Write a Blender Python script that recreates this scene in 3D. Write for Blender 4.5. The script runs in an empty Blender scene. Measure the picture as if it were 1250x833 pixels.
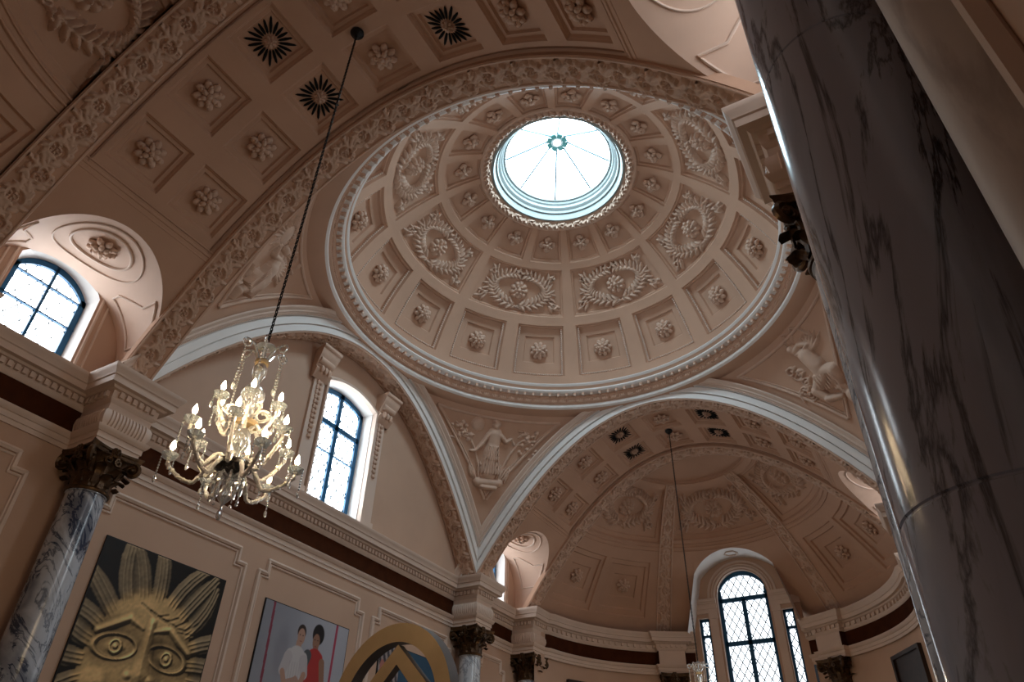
import bpy, math, random
import numpy as np
from mathutils import Vector, Matrix

random.seed(7)
PI = math.pi
SC = bpy.context.scene
COL = SC.collection

# ------------------------------------------------------------------ mesh builder
class MB:
    def __init__(self):
        self.v = []; self.f = []; self.m = []; self.s = []
        self.n = 0
    def add(self, verts, faces, mat=0, smooth=True):
        b = self.n
        verts = np.asarray(verts, float).reshape(-1, 3)
        self.v.append(verts); self.n += len(verts)
        for q in faces:
            self.f.append(tuple(int(i) + b for i in q))
        self.m += [mat] * len(faces); self.s += [smooth] * len(faces)
    def grid(self, P, mat=0, cu=False, cv=False, mask=None, smooth=True):
        P = np.asarray(P, float); n, m = P.shape[:2]
        F = []
        for i in range(n if cu else n - 1):
            i2 = (i + 1) % n
            for j in range(m if cv else m - 1):
                if mask is not None and not mask[i][j]: continue
                j2 = (j + 1) % m
                F.append((i * m + j, i2 * m + j, i2 * m + j2, i * m + j2))
        self.add(P.reshape(-1, 3), F, mat, smooth)
    def box(self, x0, x1, y0, y1, z0, z1, mat=0, fn=None):
        V = [(x, y, z) for x in (x0, x1) for y in (y0, y1) for z in (z0, z1)]
        if fn: V = [fn(*p) for p in V]
        self.add(V, [(0,1,3,2),(4,6,7,5),(0,4,5,1),(2,3,7,6),(0,2,6,4),(1,5,7,3)], mat, False)
    def tube(self, pts, rad, n=8, mat=0, cap=True):
        pts = [Vector(p) for p in pts]
        if not hasattr(rad, '__len__'): rad = [rad] * len(pts)
        T = []
        for i in range(len(pts)):
            a = pts[max(i - 1, 0)]; b = pts[min(i + 1, len(pts) - 1)]
            d = b - a
            T.append(d.normalized() if d.length > 1e-9 else Vector((0, 0, 1)))
        ref = Vector((0, 0, 1)) if abs(T[0].z) < .9 else Vector((1, 0, 0))
        N = T[0].cross(ref).normalized()
        P = np.zeros((len(pts), n, 3))
        for i, p in enumerate(pts):
            N = (N - T[i] * N.dot(T[i]))
            N = N.normalized() if N.length > 1e-6 else T[i].orthogonal().normalized()
            B = T[i].cross(N)
            for k in range(n):
                a = 2 * PI * k / n
                P[i, k] = p + (N * math.cos(a) + B * math.sin(a)) * rad[i]
        self.grid(P, mat, cv=True)
        if cap:
            b = self.n - len(pts) * n
            for row in (0, len(pts) - 1):
                self.f.append(tuple(b + row * n + k for k in range(n))); self.m.append(mat); self.s.append(False)
    def lathe(self, prof, n=32, c=(0, 0), mat=0, a0=0, a1=2 * PI):
        closed = abs(a1 - a0 - 2 * PI) < 1e-6
        A = np.linspace(a0, a1, n, endpoint=not closed)
        P = np.array([[(c[0] + r * math.cos(a), c[1] + r * math.sin(a), z) for r, z in prof] for a in A])
        self.grid(P, mat, cu=closed)
    def ball(self, c, r, nu=10, nv=7, mat=0, M=None):
        rx, ry, rz = r if hasattr(r, '__len__') else (r, r, r)
        P = np.zeros((nv, nu, 3))
        for i in range(nv):
            t = PI * (i / (nv - 1)) - PI / 2
            for j in range(nu):
                a = 2 * PI * j / nu
                p = Vector((rx * math.cos(t) * math.cos(a), ry * math.cos(t) * math.sin(a), rz * math.sin(t)))
                if M: p = M @ p
                P[i, j] = (c[0] + p[0], c[1] + p[1], c[2] + p[2])
        self.grid(P, mat, cv=True)
    def mesh(self, name, mats, ang=38):
        me = bpy.data.meshes.new(name)
        V = np.concatenate(self.v) if self.v else np.zeros((0, 3))
        me.from_pydata(V.tolist(), [], self.f)
        for m in mats: me.materials.append(m)
        me.polygons.foreach_set('material_index', self.m)
        me.polygons.foreach_set('use_smooth', self.s)
        if ang: me.set_sharp_from_angle(angle=math.radians(ang))
        me.update()
        return me

def obj(name, data, mats=None, parent=None, M=None, ang=38, label=None):
    if isinstance(data, MB): data = data.mesh(name, mats if isinstance(mats, (list, tuple)) else [mats], ang)
    o = bpy.data.objects.new(name, data); COL.objects.link(o)
    if M is not None: o.matrix_world = M
    if parent is not None:
        o.parent = parent
        o.matrix_parent_inverse = parent.matrix_world.inverted()
    if label: o['label'] = label
    return o

def struct(name, mb, mats, parent=None, **k):
    o = obj(name, mb, mats, parent, **k)
    if parent is None: o['kind'] = 'structure'
    return o

def thing(name, loc, label, cat, group=None):
    o = bpy.data.objects.new(name, None); COL.objects.link(o)
    o.empty_display_size = .1
    o.matrix_world = Matrix.Translation(Vector(loc))
    o['label'] = label; o['category'] = cat
    if group: o['group'] = group
    return o

def frame(p, n, up=(0, 0, 1)):
    """matrix at p whose z axis is n"""
    n = Vector(n).normalized(); up = Vector(up)
    x = up.cross(n)
    if x.length < 1e-4: x = Vector((1, 0, 0)).cross(n)
    x.normalize(); y = n.cross(x)
    M = Matrix((x, y, n)).transposed().to_4x4(); M.translation = Vector(p)
    return M

# ------------------------------------------------------------------ materials
def mat(name, col, rough=.6, metal=0., spec=.3, var=.08, scale=3., bump=0., bscale=60., coat=0.):
    m = bpy.data.materials.new(name); m.use_nodes = True
    nt = m.node_tree; N = nt.nodes; L = nt.links
    b = N['Principled BSDF']
    b.inputs['Roughness'].default_value = rough; b.inputs['Metallic'].default_value = metal
    b.inputs['Specular IOR Level'].default_value = spec; b.inputs['Coat Weight'].default_value = coat
    tc = N.new('ShaderNodeTexCoord')
    if var:
        no = N.new('ShaderNodeTexNoise'); no.inputs['Scale'].default_value = scale; no.inputs['Detail'].default_value = 6
        L.new(tc.outputs['Object'], no.inputs['Vector'])
        r = N.new('ShaderNodeValToRGB')
        r.color_ramp.elements[0].position = .3; r.color_ramp.elements[1].position = .72
        r.color_ramp.elements[0].color = [c * (1 - var) for c in col] + [1]
        r.color_ramp.elements[1].color = [min(1, c * (1 + var)) for c in col] + [1]
        L.new(no.outputs['Fac'], r.inputs['Fac']); L.new(r.outputs['Color'], b.inputs['Base Color'])
    else:
        b.inputs['Base Color'].default_value = (*col, 1)
    if bump:
        n2 = N.new('ShaderNodeTexNoise'); n2.inputs['Scale'].default_value = bscale; n2.inputs['Detail'].default_value = 5
        L.new(tc.outputs['Object'], n2.inputs['Vector'])
        bp = N.new('ShaderNodeBump'); bp.inputs['Strength'].default_value = bump; bp.inputs['Distance'].default_value = .01
        L.new(n2.outputs['Fac'], bp.inputs['Height']); L.new(bp.outputs['Normal'], b.inputs['Normal'])
    return m

def emit(name, col, strength):
    m = bpy.data.materials.new(name); m.use_nodes = True
    nt = m.node_tree; nt.nodes.clear()
    e = nt.nodes.new('ShaderNodeEmission'); o = nt.nodes.new('ShaderNodeOutputMaterial')
    e.inputs['Color'].default_value = (*col, 1); e.inputs['Strength'].default_value = strength
    nt.links.new(e.outputs[0], o.inputs[0])
    return m

def marble(name, base, dark, vein_scale=2.2, rot=(0, .5, .3), rough=.14, cover=.5, stretch=(1, 1, .35), blot=.55):
    m = bpy.data.materials.new(name); m.use_nodes = True
    nt = m.node_tree; N = nt.nodes; L = nt.links
    b = N['Principled BSDF']; b.inputs['Roughness'].default_value = rough; b.inputs['Specular IOR Level'].default_value = .55
    tc = N.new('ShaderNodeTexCoord'); mp = N.new('ShaderNodeMapping')
    mp.vector_type = 'TEXTURE'; mp.inputs['Rotation'].default_value = rot; mp.inputs['Scale'].default_value = [1 / k for k in stretch]
    L.new(tc.outputs['Object'], mp.inputs['Vector'])
    n1 = N.new('ShaderNodeTexNoise'); n1.inputs['Scale'].default_value = vein_scale; n1.inputs['Detail'].default_value = 9
    n1.inputs['Roughness'].default_value = .62; n1.inputs['Distortion'].default_value = .9
    L.new(mp.outputs[0], n1.inputs['Vector'])
    # thin veins where the noise crosses its middle value
    s = N.new('ShaderNodeMath'); s.operation = 'SUBTRACT'; s.inputs[1].default_value = .5
    a = N.new('ShaderNodeMath'); a.operation = 'ABSOLUTE'
    L.new(n1.outputs['Fac'], s.inputs[0]); L.new(s.outputs[0], a.inputs[0])
    r1 = N.new('ShaderNodeValToRGB')
    r1.color_ramp.elements[0].position = 0.; r1.color_ramp.elements[0].color = (1, 1, 1, 1)
    r1.color_ramp.elements[1].position = .035; r1.color_ramp.elements[1].color = (0, 0, 0, 1)
    L.new(a.outputs[0], r1.inputs['Fac'])
    n2 = N.new('ShaderNodeTexNoise'); n2.inputs['Scale'].default_value = vein_scale * .8; n2.inputs['Detail'].default_value = 7
    n2.inputs['Distortion'].default_value = .6
    mp2 = N.new('ShaderNodeMapping'); mp2.inputs['Location'].default_value = (3.1, 7.7, 1.3)
    mp2.vector_type = 'TEXTURE'; mp2.inputs['Rotation'].default_value = rot; mp2.inputs['Scale'].default_value = [1 / k for k in stretch]
    L.new(tc.outputs['Object'], mp2.inputs['Vector']); L.new(mp2.outputs[0], n2.inputs['Vector'])
    r2 = N.new('ShaderNodeValToRGB')
    r2.color_ramp.elements[0].position = cover; r2.color_ramp.elements[0].color = (0, 0, 0, 1)
    r2.color_ramp.elements[1].position = cover + .22; r2.color_ramp.elements[1].color = (1, 1, 1, 1)
    L.new(n2.outputs['Fac'], r2.inputs['Fac'])
    mul = N.new('ShaderNodeMath'); mul.operation = 'MULTIPLY'
    ad = N.new('ShaderNodeMath'); ad.operation = 'MULTIPLY_ADD'; ad.inputs[1].default_value = blot; ad.use_clamp = True
    L.new(r1.outputs['Color'], mul.inputs[0]); mul.inputs[1].default_value = .75
    L.new(r2.outputs['Color'], ad.inputs[0]); L.new(mul.outputs[0], ad.inputs[2])
    mx = N.new('ShaderNodeMix'); mx.data_type = 'RGBA'
    mx.inputs[6].default_value = (*base, 1); mx.inputs[7].default_value = (*dark, 1)
    L.new(ad.outputs[0], mx.inputs[0]); L.new(mx.outputs[2], b.inputs['Base Color'])
    return m

PLASTER = mat('buff_plaster', (.57, .36, .255), .75, var=.06, scale=1.3, bump=.06, bscale=40)
ORNAM = mat('ornament_plaster', (.64, .45, .345), .65, var=.07, scale=6, bump=.05, bscale=70)
TRIM = mat('pale_trim_plaster', (.68, .53, .44), .55, var=.05, scale=2)
NICHEP = mat('niche_plaster', (.64, .45, .35), .6, var=.04, scale=2)
DRUM = mat('toned_down_drum', (.26, .285, .28), .5, var=.05, scale=4)  # white drum, colour darkened to offset the strong light of the skylight
WHITE = mat('white_plaster', (.80, .76, .73), .5, var=.04, scale=2)
WALLP = mat('wall_plaster', (.55, .365, .265), .7, var=.05, scale=1.2, bump=.05, bscale=50)
FRIEZE = mat('dark_red_frieze', (.055, .015, .005), .85, spec=.08, var=.2, scale=6)
BRONZE = mat('dark_gilt_bronze', (.075, .038, .015), .38, metal=.6, spec=.5, var=.55, scale=14, bump=.2, bscale=40)
GOLD = mat('brushed_gold', (.60, .45, .26), .5, metal=.6, spec=.5, var=.12, scale=2.5)
GREYSIDE = mat('grey_metal_side', (.20, .19, .19), .5, metal=.4, var=.05)
BLACK = mat('black_iron', (.008, .008, .009), .5, var=.2, scale=20)
VENTB = mat('vent_darkness', (.004, .004, .004), .9, var=0)
TEAL = mat('teal_blue_window_paint', (.010, .085, .19), .4, var=.1, scale=8)
LEAD = mat('lead_came', (.05, .075, .085), .5, metal=.3, var=.1)
FLOOR = mat('stone_floor', (.15, .115, .09), .35, var=.15, scale=2)
WOOD = mat('dark_wood', (.035, .018, .012), .4, var=.3, scale=9)
BOARD = mat('black_board', (.012, .012, .014), .5, var=.1)
MARB = marble('grey_veined_marble', (.50, .545, .62), (.03, .045, .085), 4.6, (.62, -.3, 0), .2, .45, (1, 1, .28), .75)
MARB2 = marble('dark_veined_marble', (.47, .53, .68), (.018, .02, .03), 4.6, (.10, .12, .4), .15, .50, (1, 1, .13), .42)
MARB3 = marble('white_veined_marble', (.62, .65, .69), (.16, .18, .23), 3.4, (.62, -.3, 0), .2, .56, (1, 1, .2), .35)
PALE = marble('pale_marble', (.82, .83, .86), (.55, .55, .58), 1.2, (0, .2, .3), .35, .6, (1, 1, .2))
SKY_PANE = emit('daylit_pane', (.84, .94, 1.), 13.)
NICHE_PANE = emit('daylit_niche_pane', (.90, .96, 1.), 9.)
APSE_PANE = emit('daylit_apse_pane', (.86, .94, 1.), 2.6)
SKYLIGHT = emit('daylit_skylight', (.63, .87, 1.), 22.)
BULB = emit('candle_bulb_glow', (1., .74, .44), 120.)
def glass(name, col, tr, rough, metal=0.):
    m = mat(name, col, rough, metal=metal, spec=.9, var=.03, scale=9)
    m.node_tree.nodes['Principled BSDF'].inputs['Transmission Weight'].default_value = tr
    m.node_tree.nodes['Principled BSDF'].inputs['IOR'].default_value = 1.5
    return m
CRYSTAL = glass('cut_crystal', (.86, .92, .96), .78, .05)
MILK = glass('milky_glass', (.95, .92, .87), .12, .14)
SILVER = mat('dark_chrome', (.10, .09, .085), .22, metal=.9, spec=.6, var=.05)

# ------------------------------------------------------------------ the vault curve
K = .1889; ZT = 9.408; A0 = 3.93; XW = 4.35; ZC = 6.34
_q = np.linspace(0, 4.6, 4000)
_s = np.concatenate([[0], np.cumsum(np.hypot(np.diff(_q), np.diff(K * _q ** 2)))])
def pq(s): s = np.asarray(s, float); return np.sign(s) * np.interp(np.abs(s), _s, _q)
def qs(q): return float(np.sign(q) * np.interp(abs(q), _q, _s))
def arch(s, o=0.):
    q = pq(s); w = np.sqrt(1 + (2 * K * q) ** 2)
    return q + o * 2 * K * q / w, ZT - K * q * q + o / w
S_END = qs(math.sqrt((ZT - ZC) / K))

def stepgrid(us, vs, rects, fn, eps=.006, epv=None):
    """grid whose depth steps at nested rectangles (u0,u1,v0,v1,depth)"""
    epv = epv or eps
    U = list(us); V = list(vs)
    for u0, u1, v0, v1, d in rects:
        U += [u0 - eps, u0 + eps, u1 - eps, u1 + eps]; V += [v0 - epv, v0 + epv, v1 - epv, v1 + epv]
    U = np.unique(np.round(U, 5)); V = np.unique(np.round(V, 5))
    U = U[(U >= min(us) - 1e-6) & (U <= max(us) + 1e-6)]; V = V[(V >= min(vs) - 1e-6) & (V <= max(vs) + 1e-6)]
    UU, VV = np.meshgrid(U, V, indexing='ij'); D = np.zeros_like(UU)
    for u0, u1, v0, v1, d in rects:
        D += d * ((UU > u0) & (UU < u1) & (VV > v0) & (VV < v1))
    X, Y, Z = fn(UU, VV, D)
    return np.stack(np.broadcast_arrays(X, Y, Z), -1)

# ------------------------------------------------------------------ carved relief (height fields)
class Relief:
    def __init__(self, w, h, res=.0125, wrap=False):
        self.w, self.h, self.res, self.wrap = w, h, res, wrap
        self.nu = int(round(w / res)) + (0 if wrap else 1); self.nv = int(round(h / res)) + 1
        self.H = np.zeros((self.nu, self.nv))
        self.U = np.arange(self.nu) * (w / (self.nu if wrap else self.nu - 1)); self.V = np.linspace(-h / 2, h / 2, self.nv)
        if not wrap: self.U = self.U - w / 2
    def stroke(self, pts, rad, hgt, lift=0.):
        if not hasattr(rad, '__len__'): rad = [rad] * len(pts)
        for dx in ((-self.w, 0, self.w) if self.wrap else (0,)):
            for k in range(max(1, len(pts) - 1)):
                a = pts[k]; b = pts[min(k + 1, len(pts) - 1)]; ra = rad[k]; rb = rad[min(k + 1, len(pts) - 1)]
                R = max(ra, rb)
                x0, x1 = min(a[0], b[0]) - R + dx, max(a[0], b[0]) + R + dx
                y0, y1 = min(a[1], b[1]) - R, max(a[1], b[1]) + R
                i = np.where((self.U >= x0) & (self.U <= x1))[0]; j = np.where((self.V >= y0) & (self.V <= y1))[0]
                if len(i) == 0 or len(j) == 0: continue
                X, Y = np.meshgrid(self.U[i] - dx, self.V[j], indexing='ij')
                vx, vy = b[0] - a[0], b[1] - a[1]; L2 = vx * vx + vy * vy + 1e-12
                t = np.clip(((X - a[0]) * vx + (Y - a[1]) * vy) / L2, 0, 1)
                d = np.hypot(X - a[0] - t * vx, Y - a[1] - t * vy); r = ra + (rb - ra) * t
                q = np.clip(1 - (d / np.maximum(r, 1e-5)) ** 2, 0, None)
                h = np.where(q > 0, lift + hgt * np.sqrt(q) * np.clip(r / max(R, 1e-5), .35, 1), 0)
                S = self.H[i[0]:i[-1] + 1, j[0]:j[-1] + 1]
                np.maximum(S, h, out=S)
    def leaf(self, x, y, ang, L, w, h, bend=.5):
        pts = []; rad = []
        for k in range(6):
            t = k / 5; a = ang + bend * t
            pts.append((x, y)); rad.append(w * math.sin(PI * (.18 + .8 * t)) + .002)
            x += math.cos(a) * L / 5; y += math.sin(a) * L / 5
        self.stroke(pts, rad, h)
    def spiral(self, cx, cy, r0, r1, a0, turns, wid, h, leaves=0, lw=.02):
        n = int(14 * abs(turns)) + 4; pts = []; rad = []
        for k in range(n):
            t = k / (n - 1); a = a0 + turns * 2 * PI * t; r = r0 + (r1 - r0) * t
            pts.append((cx + r * math.cos(a), cy + r * math.sin(a))); rad.append(wid * (1 - .5 * t))
            if leaves and k % max(1, n // leaves) == 0 and t < .75:
                self.leaf(pts[-1][0], pts[-1][1], a + math.copysign(.9, turns), lw * 3.2, lw, h * .9, math.copysign(.9, turns))
        self.stroke(pts, rad, h)
    def flower(self, x, y, r, h, n=8):
        for k in range(n):
            a = 2 * PI * k / n
            self.stroke([(x + .35 * r * math.cos(a), y + .35 * r * math.sin(a)), (x + .75 * r * math.cos(a), y + .75 * r * math.sin(a))], [r * .16, r * .27], h * .8)
        self.stroke([(x, y)], r * .3, h * 1.1)
    def mesh(self, mb, fn, reps=1, thr=.0015, m=0, u0=0.):
        H = self.H; U = self.U
        if self.wrap:
            H = np.concatenate([H] * reps + [H[:1]]); U = u0 + np.arange(len(H)) * (self.w / self.nu)
        UU, VV = np.meshgrid(U, self.V, indexing='ij')
        X, Y, Z = fn(UU, VV, H)
        P = np.stack(np.broadcast_arrays(X, Y, Z), -1).reshape(-1, 3)
        n, k = H.shape
        hh = np.maximum(np.maximum(H[:-1, :-1], H[1:, :-1]), np.maximum(H[:-1, 1:], H[1:, 1:])) > thr
        ii, jj = np.where(hh)
        F = np.stack([ii * k + jj, (ii + 1) * k + jj, (ii + 1) * k + jj + 1, ii * k + jj + 1], -1)
        used, inv = np.unique(F, return_inverse=True)
        mb.add(P[used], inv.reshape(-1, 4).tolist(), m, True)

def rinceau(L=.62, W=.33, res=.0115):
    r = Relief(L, W, res, True)
    n = 24
    r.stroke([(L * k / n, .085 * math.sin(2 * PI * k / n)) for k in range(n + 1)], .016, .03)
    for k, sg in ((.25, -1), (.75, 1)):
        cx = L * k; cy = sg * .025
        r.spiral(cx, cy, .115, .03, PI / 2 * sg + PI, 1.25 * sg, .02, .036, 7, .024)
        r.flower(cx, cy, .055, .045, 6)
        for a in (0, 1, 2, 3):
            r.leaf(cx + .12 * math.cos(a * 1.3 + k * 9), cy + .1 * math.sin(a * 1.3 + k * 9), a * 1.7 + k * 5, .09, .021, .032, sg * .9)
    for k in (.25, .75):
        for q in range(5):
            a = q * 1.26 + k * 7
            r.leaf(L * k + .085 * math.cos(a), .085 * math.sin(a), a + .5, .11, .025, .04, .9)
    for k in (0, .5):
        for q in range(7):
            r.leaf(L * (k - .10 + .03 * q), (.09 if k else -.09) * (1 if q % 2 else -.2) + .02, q * 1.1 + k, .12, .025, .038, (-1) ** q * .9)
    for k in (.02, .5):
        for sg in (-1, 1):
            r.leaf(L * k, .02 * sg, sg * 1.1, .12, .026, .036, -sg * .8)
            r.leaf(L * k + .05, .05 * sg, sg * .7, .1, .02, .03, -sg * .9)
    return r
RINC = rinceau()

def wreath(w=1.74, h=.93, res=.013):
    r = Relief(w, h, res)
    r.flower(0, 0, .19, .085, 9); r.flower(0, 0, .11, .11, 6)
    rx, ry = w * .34, h * .36
    for sg in (-1, 1):
        n = 15; pts = []
        for k in range(n + 1):
            a = -PI / 2 + sg * (.12 + (PI - .35) * k / n)
            p = (rx * math.cos(a), ry * math.sin(a)); pts.append(p)
            t = a + sg * PI / 2
            r.leaf(p[0], p[1], t + .75, .17, .033, .06, .5); r.leaf(p[0], p[1], t - .75, .17, .033, .06, -.5)
        r.stroke(pts, .017, .04)
        # end foliage and side sprays
        for q in (-1, 1):
            for k in range(4):
                r.leaf(sg * w * .36, q * h * .1 * k, (0 if sg > 0 else PI) + q * sg * (.2 + .3 * k), .17, .03, .055, q * sg * .5)
            r.spiral(sg * w * .41, q * h * .3, .075, .02, 0, sg * q * 1.2, .017, .05, 4, .02)
            r.leaf(sg * w * .40, q * h * .33, (0 if sg > 0 else PI) + q * sg * .6, .14, .026, .045, 0)
    r.spiral(-.1, h * .36, .075, .02, 0, 1.2, .016, .045, 4, .018); r.spiral(.1, h * .36, .075, .02, PI, -1.2, .016, .045, 4, .018)
    r.spiral(-.09, -h * .37, .06, .02, 0, -1.2, .016, .045, 3, .018); r.spiral(.09, -h * .37, .06, .02, PI, 1.2, .016, .045, 3, .018)
    return r
WREATH = wreath()

def rosette_mesh(name, R, n=8, depth=.09, m=None, double=True, pw0=.26):
    mb = MB()
    for ring, (rr, pw, zz, tilt, cnt, ph) in enumerate([(R * .60, R * pw0, depth * .3, -.25, n, 0), (R * .36, R * .19, depth * .75, .35, max(5, n - 2), .5)][:2 if double else 1]):
        for k in range(cnt):
            a = 2 * PI * (k + ph) / cnt
            M = Matrix.Rotation(a, 3, 'Z') @ Matrix.Rotation(tilt, 3, 'Y')
            mb.ball((rr * math.cos(a), rr * math.sin(a), zz), (R * .40 if ring == 0 else R * .26, pw, depth * .34), 8, 6, 0, M)
            # mid rib of the petal and its curled tip
            mb.ball(((rr + R * .27) * math.cos(a), (rr + R * .27) * math.sin(a), zz - depth * .02), (R * .12, pw * .62, depth * .24), 6, 5, 0, M)
    mb.ball((0, 0, depth * .95), (R * .19, R * .19, depth * .38), 10, 6)
    for k in range(6):
        a = 2 * PI * k / 6
        mb.ball((R * .14 * math.cos(a), R * .14 * math.sin(a), depth * 1.08), R * .075, 6, 4)
    mb.lathe([(0, 0), (R * .5, .0), (R * .55, depth * .12), (R * .3, depth * .4), (0, depth * .5)], 16)
    return mb.mesh(name, [m or ORNAM], None)
ROS_B = rosette_mesh('rosette', .185, 8, .105)
ROS_D = rosette_mesh('rosette', .20, 9, .14)
ROS_U = rosette_mesh('rosette', .18, 4, .10, None, True, .42)
ROS_S = rosette_mesh('rosette', .080, 7, .06)
def vent_mesh():
    mb = MB()
    for k in range(20):
        a = 2 * PI * (k + .5) / 20
        tip = min(.30, .235 / max(abs(math.cos(a)), abs(math.sin(a)))); r1 = .085
        M = Matrix.Rotation(a, 3, 'Z')
        r0 = (tip + r1) / 2
        mb.ball((r0 * math.cos(a), r0 * math.sin(a), .004), ((tip - r1) / 2, .0185, .012), 8, 5, 0, M)
    return mb.mesh('vent_slots', [VENTB], None)
VENT = vent_mesh()

# ================================================================== DOME
DZ = 8.63; DR = 4.05
def dome_pt(az, ph, d=0.):
    """az degrees clockwise from +y, ph elevation degrees"""
    a = np.radians(az); p = np.radians(ph); R = DR + d
    return R * np.cos(p) * np.sin(a), R * np.cos(p) * np.cos(a), DZ + R * np.sin(p)
mb = MB()
AZ = np.arange(-180, 180.01, 2.25)
rA, rB, rC = [], [], []
for k in range(16):
    c = -168.75 + 22.5 * k
    rA += [(c - 8.7, c + 8.7, 23.4, 38.7, .05), (c - 7.8, c + 7.8, 24.2, 38.0, .05), (c - 5.2, c + 5.2, 27.6, 35.3, .035)]
    rC += [(c - 8.8, c + 8.8, 58.2, 68.6, .035), (c - 7.4, c + 7.4, 59.0, 67.9, .04)]
for k in range(-4, 4):
    c = 45. * k
    rB += [(c - 20.2, c + 20.2, 41.6, 55.9, .03), (c - 19.2, c + 19.2, 42.3, 55.3, .04)]
# keep the seam at az -180 inside a panel pair
def azgrid(rects, v0, v1, nv):
    R = []
    for r in rects:
        R.append(r)
        if r[0] < -180: R.append((r[0] + 360, r[1] + 360, *r[2:]))
    return stepgrid(AZ, np.linspace(v0, v1, nv), R, lambda u, v, d: dome_pt(u, v, d), .18, .12)
mb.grid(azgrid(rA, 17, 40, 12)); mb.grid(azgrid(rB, 40, 57, 10)); mb.grid(azgrid(rC, 57, 71.6, 8))
dome = struct('ceiling_dome', mb, [PLASTER], ang=30)
rnd = lambda az, ph, d=0.: Vector([float(t) for t in dome_pt(az, ph, d)])
dcen = Vector((0, 0, DZ))
def put(name, me, parent, p, n, up=(0, 0, 1)):
    return obj(name, me, None, parent, frame(p, n, up))
# bead rows that edge each of the lowest coffers (built for one, then turned round the axis)
bd = MB()
def bead(az, ph, d, r):
    p = rnd(az, ph, d)
    bd.ball(p, r, 6, 4)
for t in np.arange(24.0, 38.2, .62):
    for sg in (-1, 1): bead(11.25 + sg * 7.95, t, .045, .022)
for t in np.arange(3.6, 19, .72):
    bead(t, 23.9, .045, .02)
BEAD = bd.mesh('bead_moulding', [TRIM], None)
for k in range(16):
    az = -168.75 + 22.5 * k
    for ph, me, d in ((31.2, ROS_D, .128), (63.7, ROS_U, .065)):
        p = rnd(az, ph, d); put('rosette', me, dome, p, dcen - p)
    obj('bead_moulding', BEAD, None, dome, Matrix.Rotation(-math.radians(az - 11.25), 4, 'Z'))
# wreath panels: height field carried on the sphere
def wreath_on_dome():
    m = MB()
    def fn(U, V, H):
        ph = 48.8 + np.degrees(V / DR); rr = DR * np.cos(np.radians(48.8))
        az = np.degrees(U / rr) * (1 - .012 * (ph - 48.8))
        return dome_pt(az, ph, .068 - H * 1.5)
    WREATH.mesh(m, fn)
    return m.mesh('wreath_relief', [ORNAM], None)
WD = wreath_on_dome()
for k in range(8):
    obj('wreath_relief', WD, None, dome, Matrix.Rotation(-math.radians(45 * k), 4, 'Z'))
# cornice ring at the foot of the dome
mb = MB()
PROF = [(4.32, 9.485), (3.885, 9.495), (3.862, 9.505), (3.842, 9.522), (3.835, 9.545), (3.842, 9.568), (3.86, 9.58), (3.86, 9.60),
        (3.80, 9.615), (3.785, 9.67), (3.75, 9.70), (3.745, 9.745), (3.70, 9.76), (3.66, 9.765), (3.64, 9.78), (3.625, 9.80),
        (3.625, 9.825), (3.64, 9.835), (3.62, 9.86), (3.60, 9.885), (3.575, 9.91), (3.565, 9.93), (3.575, 9.945), (3.62, 9.945), (3.80, 9.95), (3.87, 9.96)]
mb.lathe(PROF[7:12], 160, mat=1)
mb.lathe(PROF[:2], 160, mat=1); mb.lathe(PROF[1:8], 160); mb.lathe(PROF[11:18], 160, mat=0); mb.lathe(PROF[17:20], 160, mat=1); mb.lathe(PROF[19:], 160)
cor = struct('trim_1', mb, [WHITE, PLASTER], ang=25)
mb = MB()
for k in range(132):
    a = 2 * PI * k / 132
    R = Matrix.Rotation(a, 3, 'Z')
    mb.box(3.665, 3.75, -.024, .024, 9.71, 9.765, 0, lambda x, y, z: R @ Vector((x, y, z)))
    mb.ball(R @ Vector((3.675, 0, 9.708)), (.028, .028, .022), 6, 4, 1)
struct('modillion_course', mb, [PLASTER, TRIM], cor)
mb = MB()
for k in range(520):
    a = 2 * PI * k / 520
    R = Matrix.Rotation(a, 3, 'Z')
    mb.box(3.775, 3.80, -.011, .011, 9.625, 9.68, 0, lambda x, y, z: R @ Vector((x, y, z)))
struct('reeded_band', mb, [PLASTER], cor)

# oculus: leafy rim, drum, glazed lantern
mb = MB()
mb.lathe([(1.285, 12.46), (1.27, 12.44), (1.235, 12.44), (1.215, 12.50), (1.20, 12.56), (1.165, 12.57), (1.15, 12.62), (1.12, 12.64), (1.10, 12.66), (1.10, 12.72),
          (1.07, 12.74), (1.055, 12.78), (1.02, 12.79), (1.01, 12.83), (1.03, 12.86)], 96)
drum = struct('trim_2', mb, [DRUM], ang=25)
ring = Relief(.33, .26, .012, True)
for k in (0, 1, 2):
    ring.leaf(.11 * k, -.1, 1.2, .2, .036, .06, -.7); ring.leaf(.11 * k + .05, -.05, 2.0, .16, .03, .055, .9)
ring.flower(.165, .0, .075, .07, 6); ring.spiral(.05, .04, .06, .015, 0, 1.3, .018, .05, 4, .02)
m = MB()
nrep = 26
def fn(U, V, H):
    a = U / (ring.w * nrep) * 2 * PI
    r = 1.36 - V * .62; z = 12.455 + V * .2
    return (r * np.cos(a), r * np.sin(a), z - H * 1.6 - .01)
ring.mesh(m, fn, nrep)
m.lathe([(1.50, 12.40), (1.47, 12.375), (1.44, 12.39), (1.30, 12.445), (1.285, 12.46)], 96)
obj('leaf_rim', m, [ORNAM], drum)
wsky = bpy.data.objects.new('window_1', None); COL.objects.link(wsky); wsky['kind'] = 'structure'; wsky.matrix_world = Matrix.Translation((0, 0, 12.85))
m = MB(); m.lathe([(1.02, 12.83), (.62, 13.12), (.21, 13.42)], 64); obj('pane', m, [SKYLIGHT], wsky)
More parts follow.
